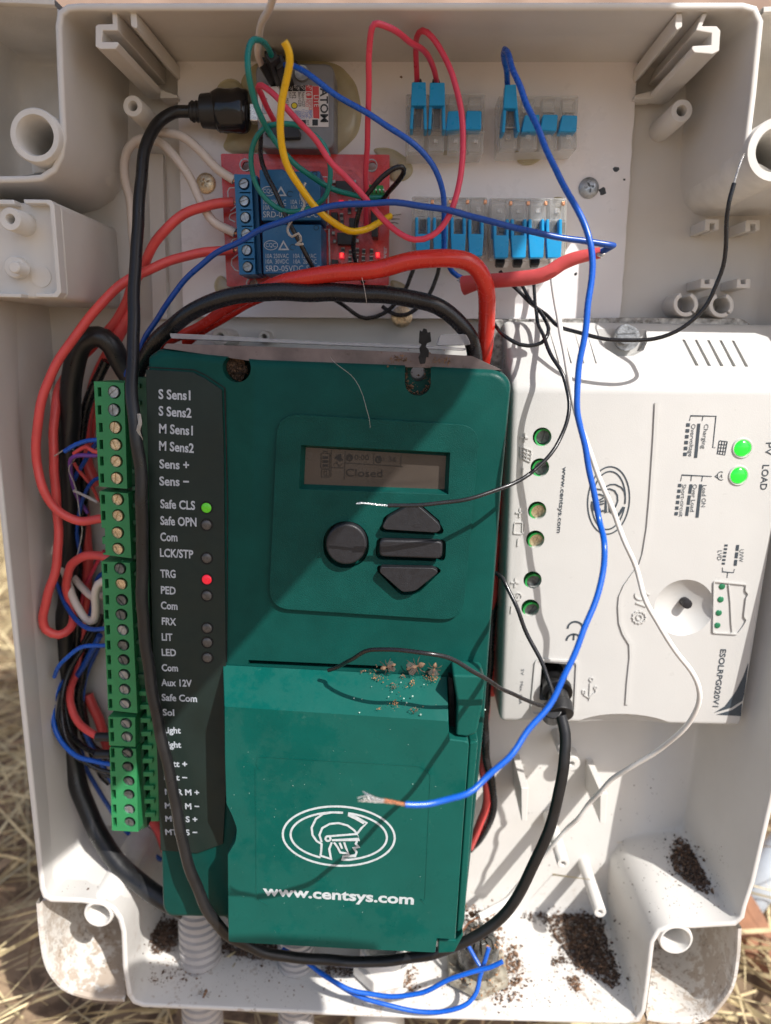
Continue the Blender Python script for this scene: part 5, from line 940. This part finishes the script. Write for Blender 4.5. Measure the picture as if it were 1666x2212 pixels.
# ================================================================ CONDUITS, NUT, GLAND THROUGH THE BOTTOM
def BZ(u, v):
    z = -224.0
    for _ in range(4): p = pz(u, v, z); z = -221.1+.036*p.x-(250-(p.y+250))*.13
    return pz(u, v, z)
def conduit(name, u, v, rmm, ztop, zbot, label, pitch=3.1, cat="conduit"):
    c = BZ(u, v); c.z = 0; pr = []; z = zbot
    while z < ztop:
        pr += [(rmm, z), (rmm*1.0, z+pitch*.55), (rmm*.86, z+pitch*.66), (rmm*.86, z+pitch*.88)]; z += pitch
    V, Fc = lathe(Vector((c.x, c.y, 0)), [(r, HC+q) for r, q in pr], (0, 0, 1), 40); mk(name, V, Fc, "conduit_grey", None, smooth=True, angle=50, label=label, cat=cat)
conduit("conduit", 434, 2072, 7.8, -183, -290, "ribbed pale grey conduit rising behind the dark foot of the controller", 3.4)
conduit("conduit", 640, 2078, 6.9, -190, -290, "second ribbed conduit, mostly hidden behind the green door", 2.8)
nut = thing("conduit_adaptor", BZ(824, 2100), "white conduit adaptor with a hexagonal nut under the green door", "conduit adaptor")
c = BZ(824, 2094)
V, Fc = lathe(c, [(7.4, 7.2), (8.8, 7.2), (9.3, 6.5), (9.3, 0)], (0, 0, 1), 40); 
def hexn(c, r, z0, z1, ro=.3):
    P = [c+Vector((r*math.cos(math.pi/3*i+ro), r*math.sin(math.pi/3*i+ro), 0)) for i in range(6)]
    V = [p+Vector((0, 0, z0)) for p in P]+[p+Vector((0, 0, z1)) for p in P]; return V, [list(range(6)), list(range(11, 5, -1))]+[[i, (i+1) % 6, 6+(i+1) % 6, 6+i] for i in range(6)]
mk("hex_nut", *hexn(c, 11.0, 0, 5.0), "gland_white", nut, bevel=.6); 
V, Fc = lathe(c, [(6.2, 0), (6.2, 11), (7.6, 11.5), (8.2, 11), (8.2, 4)], (0, 0, 1), 40); mk("collar", V, Fc, "gland_white", nut, smooth=True, angle=40)
V, Fc = lathe(c, [(8, -1.6), (8, -20), (9.5, -24), (9.5, -64)], (0, 0, 1), 40); mk("spigot", V, Fc, "gland_white", nut, smooth=True, angle=40)
gl_ = thing("cable_gland", BZ(1030, 2110), "smoky black cable gland on a dirty clear nut, crusted with rust brown soil", "cable gland")
c = BZ(1030, 2100); mk("hex_nut", *hexn(c, 12.4, 0, 3.6, .55), "nut_dirty", gl_, bevel=.6)
V, Fc = lathe(c, [(7.6, 3.6), (7.9, 5), (7.6, 12), (7.1, 13.5), (4.2, 13.5), (4.0, 8)], (0, 0, 1), 30)
for k in range(0): pass
mk("gland_cap", V, Fc, "gland_smoke", gl_, smooth=True, angle=40)
for i in range(14):
    a = i/14*6.283; P = [c+Vector((math.cos(a+q)*r, math.sin(a+q)*r, z)) for z in (12, 17.5) for q, r in ((-.13, 7.0), (.13, 7.0), (.13, 5.0), (-.13, 5.0))]
    for k in range(4, 8): P[k] = P[k]-Vector((math.cos(a), math.sin(a), 0))*1.6
    mk("gland_finger", P, [[0, 1, 2, 3], [7, 6, 5, 4], [0, 1, 5, 4], [1, 2, 6, 5], [2, 3, 7, 6], [3, 0, 4, 7]], "gland_smoke", gl_, bevel=.25)
# ================================================================ SOIL, GRIT, INSECTS
def grain(c, r, rnd):
    V = []; 
    for d in ((1, 0, 0), (-1, 0, 0), (0, 1, 0), (0, -1, 0), (0, 0, 1), (0, 0, -1)): V.append(c+Vector(d)*r*rnd.uniform(.5, 1.25)+Vector((rnd.uniform(-1, 1), rnd.uniform(-1, 1), rnd.uniform(-1, 1)))*r*.3)
    return V, [[0, 2, 4], [2, 1, 4], [1, 3, 4], [3, 0, 4], [2, 0, 5], [1, 2, 5], [3, 1, 5], [0, 3, 5]]
def inside(u, v, poly):
    k = False; n = len(poly)
    for i in range(n):
        a, b = poly[i], poly[i-1]
        if (a[1] > v) != (b[1] > v) and u < (b[0]-a[0])*(v-a[1])/(b[1]-a[1])+a[0]: k = not k
    return k
def soil(name, poly, n, place, r0, r1, m, pile=0.0, seed=0, label=None, parent=None, nrm=(0, 0, 1)):
    rnd = random.Random(seed); us = [p[0] for p in poly]; vs_ = [p[1] for p in poly]; parts = []; k = 0; cx, cy = sum(us)/len(us), sum(vs_)/len(vs_); t = 0
    while k < n and t < n*30:
        t += 1; u, v = rnd.uniform(min(us), max(us)), rnd.uniform(min(vs_), max(vs_))
        if not inside(u, v, poly): 
            if rnd.random() > .012: continue
        if rnd.random() < .3: u += rnd.gauss(0, 11); v += rnd.gauss(0, 9)
        e = min(1, max(abs(u-cx)/max(1, (max(us)-min(us))/2), abs(v-cy)/max(1, (max(vs_)-min(vs_))/2)))
        if rnd.random() < e*e*.55: continue
        r = (r0+(r1-r0)*rnd.random()**3.2)*.8*(1.7 if rnd.random() < .03 else 1); q = place(u, v); q, nn = q if isinstance(q, tuple) else (q, Vector(nrm)); p = q+nn*(r*.4+pile*(1-e)*rnd.random()); parts.append(grain(p, r, rnd)); k += 1
    V, Fc = merge(parts); return mk(name, V, Fc, m, parent, kind="stuff")
B = hit
def wallp(D): return lambda u, v: pt(u, v, D)
slope = hit
heap = [(1172, 1985), (1200, 1975), (1260, 1972), (1300, 1985), (1312, 2040), (1330, 2080), (1340, 2125), (1322, 2135), (1285, 2112), (1240, 2085), (1218, 2050), (1190, 2018)]
soil("soil_heap", heap, 2100, B, .3, 1.1, "soil_dark", 1.3, 1); soil("soil_heap", heap, 900, B, .25, .9, "soil_brown", 1.7, 2)
soil("soil_crumbs", [(1120, 1972), (1180, 1968), (1200, 1990), (1150, 1998)], 160, B, .25, .8, "soil_dark", .6, 3)
soil("soil_crumbs", [(1222, 2112), (1250, 2108), (1256, 2140), (1230, 2142)], 120, B, .3, .9, "soil_brown", .6, 4); soil("soil_crumbs", [(1190, 2066), (1226, 2070), (1225, 2086), (1192, 2082)], 70, B, .3, .8, "soil_dark", .4, 5)
soil("soil_heap", [(1455, 1812), (1478, 1812), (1500, 1845), (1530, 1905), (1536, 1925), (1510, 1925), (1470, 1895), (1448, 1868)], 900, slope, .3, 1.0, "soil_dark", 1.2, 6, nrm=(0, -1, .4)); soil("soil_heap", [(1455, 1812), (1478, 1812), (1500, 1845), (1530, 1905), (1470, 1895), (1448, 1868)], 200, slope, .3, .9, "soil_brown", 1.6, 7, nrm=(0, -1, .4))
soil("soil_heap", [(332, 1975), (395, 1990), (390, 2040), (362, 2058), (334, 2062), (318, 2040)], 800, B, .3, 1.1, "soil_dark", 2.5, 8)
soil("soil_heap", [(470, 2020), (600, 2045), (640, 2065), (560, 2078), (480, 2060)], 800, B, .3, 1.1, "soil_dark", 2.0, 9); soil("soil_crumbs", [(330, 2070), (420, 2075), (470, 2100), (350, 2140), (310, 2120)], 130, B, .2, .7, "soil_brown", .2, 10)
soil("soil_crumbs", [(690, 2070), (770, 2075), (760, 2110), (700, 2110)], 260, B, .3, .9, "soil_dark", .8, 11)
soil("soil_crumbs", [(1080, 2000), (1130, 2080), (1150, 2120), (1090, 2180), (1060, 2160), (1075, 2080)], 330, B, .3, 1.2, "soil_brown", .8, 12); soil("rust_crumbs", [(1000, 1960), (1075, 1975), (1085, 2040), (1100, 2150), (1010, 2175), (990, 2060)], 230, lambda u, v: pz(u, v, -208 if v < 2050 else -219), .2, .9, "soil_rust", 1.5, 13)
soil("soil_crumbs", [(1005, 1955), (1080, 1965), (1085, 2030), (1000, 2030)], 260, lambda u, v: pz(u, v, -208), .3, 1.2, "soil_brown", 2, 21)
soil("soil_crumbs", [(870, 2080), (905, 2085), (900, 2140), (870, 2150)], 90, B, .3, .9, "soil_brown", .6, 14)
soil("soil_crumbs", [(200, 2060), (262, 2040), (270, 2140), (215, 2150), (160, 2120), (170, 2080)], 420, wallp(244.5), .2, .8, "soil_dark", .6, 15, nrm=(0, -1, 0)); soil("soil_heap", [(1405, 2052), (1435, 2050), (1445, 2110), (1420, 2128), (1406, 2110)], 420, wallp(240), .3, 1.0, "soil_dark", .8, 16, nrm=(0, -1, 0))
soil("scattered_specks", [(1080, 1640), (1480, 1640), (1480, 1780), (1300, 1960), (1060, 1970)], 130, hit, .12, .5, "soil_dark", 0, 17, nrm=(0, -1, 0)); soil("scattered_specks", [(320, 2070), (1360, 2100), (1370, 2190), (320, 2155)], 420, B, .1, .42, "soil_brown", 0, 18)
soil("scattered_specks", [(1330, 1800), (1560, 1830), (1570, 1980), (1400, 1990), (1330, 1900)], 120, slope, .12, .4, "soil_dark", 0, 19, nrm=(0, -1, .4)); soil("scattered_specks", [(130, 1800), (330, 1800), (330, 1930), (120, 1930)], 110, hit, .12, .4, "soil_dark", 0, 20, nrm=(0, -1, .4))
soil("keyhole_soil", arc(505, 797, 29, 29, 0, 360, 16), 420, wallp(209.5), .3, .9, "soil_brown", 1.5, 22, nrm=(0, -1, 0)); soil("keyhole_soil", arc(505, 800, 27, 27, 0, 360, 16), 200, wallp(209), .3, .8, "soil_dark", 2, 23, nrm=(0, -1, 0))
soil("keyhole_soil", [(868, 770), (880, 790), (882, 830), (905, 848), (928, 830), (930, 790), (940, 770), (945, 790), (935, 845), (905, 862), (878, 845), (872, 800)], 260, wallp(207.4), .2, .6, "soil_brown", .6, 24, nrm=(0, -1, 0))
soil("crumbs", [(835, 772), (880, 768), (885, 780), (840, 786)], 70, wallp(204), .2, .5, "soil_brown", .5, 25, nrm=(0, -.5, .8)); soil("crumbs", [(930, 772), (980, 775), (975, 786), (930, 784)], 60, wallp(204), .2, .5, "soil_brown", .5, 26, nrm=(0, -.5, .8))
def shelf(u, v): t = min(1, max(0, (v-1450)/85.0)); return pt(u, v, 202.6-10.2*t)
for i, (u, v, w_, h_, n, m_) in enumerate(((815, 1465, 26, 14, 60, "soil_rust"), (870, 1462, 12, 8, 30, "soil_brown"), (852, 1482, 22, 16, 50, "soil_brown"), (890, 1476, 12, 16, 30, "soil_rust"), (930, 1466, 34, 12, 70, "soil_rust"), (855, 1520, 14, 20, 40, "soil_rust"), (895, 1534, 22, 12, 40, "soil_brown"), (800, 1450, 50, 5, 25, "soil_brown"), (818, 1532, 12, 5, 10, "soil_rust"))):
    soil("door_crumbs", arc(u, v, w_*.5, h_*.5, 0, 360, 12), n, shelf, .12, .38, m_, .7, 30+i, nrm=(0, -.3, .9))
rs_ = random.Random(11); parts = []
for i in range(14):
    u, v = rs_.gauss(850, 60), rs_.uniform(1472, 1545); r = rs_.uniform(.14, .3); parts.append(lathe(shelf(u, v)+Vector((0, -.05, .05)), [(r, .08), (r, .0), (r*.5, -.08)], (0, .9, -.4), 10))
mk("seed_scales", *merge(parts), "speck_white", None, smooth=True, kind="stuff")
soil("paint_specks", [(490, 1560), (980, 1580), (970, 2010), (500, 2020)], 120, wallp(191.9), .06, .2, "speck_white", 0, 50, nrm=(0, -1, 0))
def insect(name, u, v, D, L_, ang, wings, label, cat):
    t = thing(name, pt(u, v, D), label, cat); c = pt(u, v, D); a = math.radians(ang); d = Vector((math.cos(a), 0, math.sin(a))); s = Vector((-d.z, 0, d.x))
    pr = []; C = [c+d*L_*(k/12-.5) for k in range(13)]; rr = [L_*q for q in (.03, .09, .10, .04, .09, .12, .10, .04, .10, .15, .14, .08, .02)]
    V, Fc = sweep(C, rr, 10); mk("body", V, Fc, "soil_brown", t, smooth=True, angle=70)
    for k in range(6):
        e = 1 if k % 2 else -1; b = c+d*L_*(.12*(k//2)-.1); q = spline([b, b+s*e*L_*.25+Vector((0, -.25, 0))+d*L_*.06*(k//2-1), b+s*e*L_*.45+Vector((0, .2, 0))+d*L_*.22*(k//2-1)], .3); mk("leg", *sweep(q, L_*.018, 5), "soil_dark", t, smooth=True)
    for e in ((1, -1) if wings else ()):
        b = c+d*L_*.05; P = [b+(s*e*.2+d*-.6)*L_*.75*x+(s*e*.8+d*.2)*L_*y for x, y in ((0, 0), (.3, .25), (.8, .32), (1.1, .12), (1, -.05), (.5, -.08))]; P = [p+Vector((0, -.35-.25*i*.3, 0)) for i, p in enumerate(P)]
        V = P+[p+Vector((0, .04, 0)) for p in P]; mk("wing", V, [list(range(6)), list(range(11, 5, -1))]+[[i, (i+1) % 6, 6+(i+1) % 6, 6+i] for i in range(6)], "wing", t)
insect("ant", 443, 2146, 209.5, 4.2, 70, False, "dark ant on the enclosure's lower lip in front of the ribbed conduit", "ant")
insect("winged_ant", 838, 1440, 201.2, 5, 200, True, "dead winged ant by the slot, the one farthest from the hinge", "dead insect"); insect("winged_ant", 898, 1440, 201.2, 6.0, 20, True, "dead winged ant with pinkish wings in the middle of three above the door", "dead insect"); insect("winged_ant", 938, 1446, 201.2, 4.5, 80, True, "dead winged ant standing upright nearest the door's hinge", "dead insect")
# hair, web, lint
for nm, P, r, m, lb, ct in (("hair", [(705, 742, 219), (712, 765, 207), (728, 785, 201.5), (760, 815, 201), (785, 855, 200.5), (796, 890, 200), (800, 924, 201)], .045, "hair", "single pale hair lying over the top of the green controller", "hair"),
        ("hair", [(772, 560, 214), (782, 600, 211), (790, 640, 210), (792, 655, 211)], .07, "hair", "fine hair hanging across the thick red cable", "hair"),
        ("lint", [(660, 395, 213), (650, 420, 212), (658, 440, 212), (650, 458, 212), (636, 470, 213), (625, 485, 213), (622, 500, 213), (632, 512, 213), (645, 505, 212), (650, 520, 213), (640, 528, 213), (655, 527, 212)], .35, "web", "twisted strand of pale lint hanging in front of the relays", "lint"),
        ("lint", [(300, 895, 200), (303, 915, 199), (299, 930, 199), (305, 950, 200)], .6, "web", "grey scrap of lint caught on the black lead beside the label", "lint"),
        ("cobweb", [(118, 985, 226), (150, 968, 225), (165, 985, 226), (150, 1010, 226), (160, 1050, 227), (172, 1100, 228), (178, 1150, 228), (165, 1210, 228)], .22, "web", "thin cobweb thread along the purple wire", "cobweb"), ("cobweb", [(160, 1060, 228), (185, 1072, 226), (212, 1086, 224)], .5, "web", "cobweb scrap stretched to the second terminal block", "cobweb")):
    W(nm, P, r, m, lb, ct, seg=6, step=.8)
# seeds and chaff
def husk(u, v, pl_, L_, ang, m, label):
    c = pl_(u, v)+Vector((0, -.4, .5)); a = math.radians(ang); d = Vector((math.cos(a), .1, math.sin(a)*.6)); C = [c+d*L_*(k/8-.5) for k in range(9)]; V, Fc = sweep(C, [.05, .35, .5, .55, .5, .42, .3, .15, .04], 8, .5); mk("seed_husk", V, Fc, m, None, smooth=True, angle=70, label=label, cat="seed husk")
husk(207, 2112, wallp(243), 9, -25, "dry_leaf", "reddish seed husk in the lower corner pocket"); husk(497, 2065, BZ, 8, 50, "straw", "pale husk leaning beside the ribbed conduit"); husk(352, 2105, BZ, 7, 80, "soil_dark", "dark splinter on the enclosure floor near the lip")
husk(400, 2095, BZ, 5, 20, "soil_brown", "brown chaff in front of the ribbed conduit")
# ================================================================ OUTSIDE: leaf and pipe by the far corner
V, Fc = sweep(spline([pt(1560, 2010, 330), pt(1650, 1890, 320), pt(1800, 1730, 330)], 6), 9.5, 24); mk("pipe", V, Fc, "pale_pipe", None, smooth=True, label="pale blue plastic pipe on the ground beyond the enclosure's corner", cat="pipe")
def leaf(u, v, D, L_, wd, ang, label, seed=0):
    c = pt(u, v, D); a = math.radians(ang); d = Vector((math.cos(a), .25, math.sin(a))).normalized(); s = d.cross(Vector((.1, -1, .2))).normalized(); nn = d.cross(s); V, Fc = [], []; n = 14
    for i in range(n+1):
        t = i/n; ww = wd*math.sin(math.pi*t**.8)**.8*.5+.2; b = c+d*L_*(t-.5)+nn*4*math.sin(t*3)
        V += [b-s*ww+nn*ww*.35, b, b+s*ww+nn*ww*.35]
    N = len(V); V += [v_+nn*.35 for v_ in V]
    for i in range(n):
        for k in range(2): q = 3*i+k; Fc += [[q, q+1, q+4, q+3], [N+q, N+q+3, N+q+4, N+q+1]]
    mk("dry_leaf", V, Fc, "dry_leaf", None, smooth=True, angle=80, label=label, cat="leaf")
leaf(1640, 2020, 300, 60, 17, 115, "long curled brown leaf beside the enclosure's lower corner"); leaf(1600, 2120, 330, 50, 13, 60, "smaller brown leaf lower down beside the same corner"); leaf(130, 2200, 300, 30, 12, 20, "small reddish leaf below the lower corner pocket")

sd = thing("shade_rod", Vector((100, -230, HC+36)), "unseen rod added out of view to shade the floor of the enclosure", "shade_rod")  # unseen rod, added only to cast shade on the enclosure floor
V, Fc = lathe(Vector((66, -230, HC+32.5)), [(3, 0), (9, 2), (12, 8), (11, 20), (12.0, 34), (12.0, 58), (11.5, 68), (8, 70.5)], (1, 0, 0), 28); mk("rod_body", V, Fc, "button_rubber", sd, smooth=True, angle=40)
V, Fc = lathe(Vector((58, -230, HC+32.5)), [(2.4, 0), (2.8, 10)], (1, 0, 0), 16); mk("rod_end", V, Fc, "screw_zinc", sd, smooth=True, angle=40)

soil("floor_grime", [(1100, 1985), (1360, 1985), (1370, 2190), (1060, 2170)], 700, hit, .06, .32, "soil_brown", 0, 60); soil("floor_grime", [(330, 1990), (660, 2060), (650, 2140), (320, 2130)], 350, hit, .06, .3, "soil_dark", 0, 61)
soil("floor_grime", [(1400, 1800), (1560, 1800), (1590, 1975), (1440, 1960)], 260, hit, .06, .3, "soil_brown", 0, 62)

W("sensor_wire", [(236, 1030, 226), (200, 1040, 230), (176, 1085, 233), (168, 1150, 235), (176, 1210, 236)], .65, "navy_wire", "thin dark blue wire sagging behind the second terminal block")
W("sensor_wire", [(225, 1190, 236), (205, 1225, 238), (188, 1260, 240), (176, 1310, 241), (170, 1370, 241)], .7, "pink_wire", "thin rose red wire dropping behind the hooked white one")
W("sensor_wire", [(235, 1232, 232), (214, 1246, 235), (206, 1272, 238), (199, 1310, 240), (190, 1350, 241)], .8, "navy_wire", "blue wire tucked behind the first screws of the longest block")
W("wall_wire", [(110, 820, 246), (112, 900, 246), (104, 980, 246), (92, 1080, 246), (96, 1160, 244), (112, 1235, 242), (124, 1300, 242)], .9, "white_wire", "thin cream wire close against the side wall")
W("black_wire", [(205, 1360, 238), (172, 1412, 236), (146, 1462, 234), (128, 1520, 231), (128, 1572, 229), (150, 1622, 226), (190, 1652, 222), (246, 1682, 221)], .7, "black_rubber", "thin black wire outermost in the lower bundle")
W("black_wire", [(212, 1400, 242), (186, 1460, 241), (176, 1530, 240), (188, 1590, 238), (214, 1640, 236), (250, 1700, 236)], .9, "navy_wire", "dark blue wire inside the lower bundle")
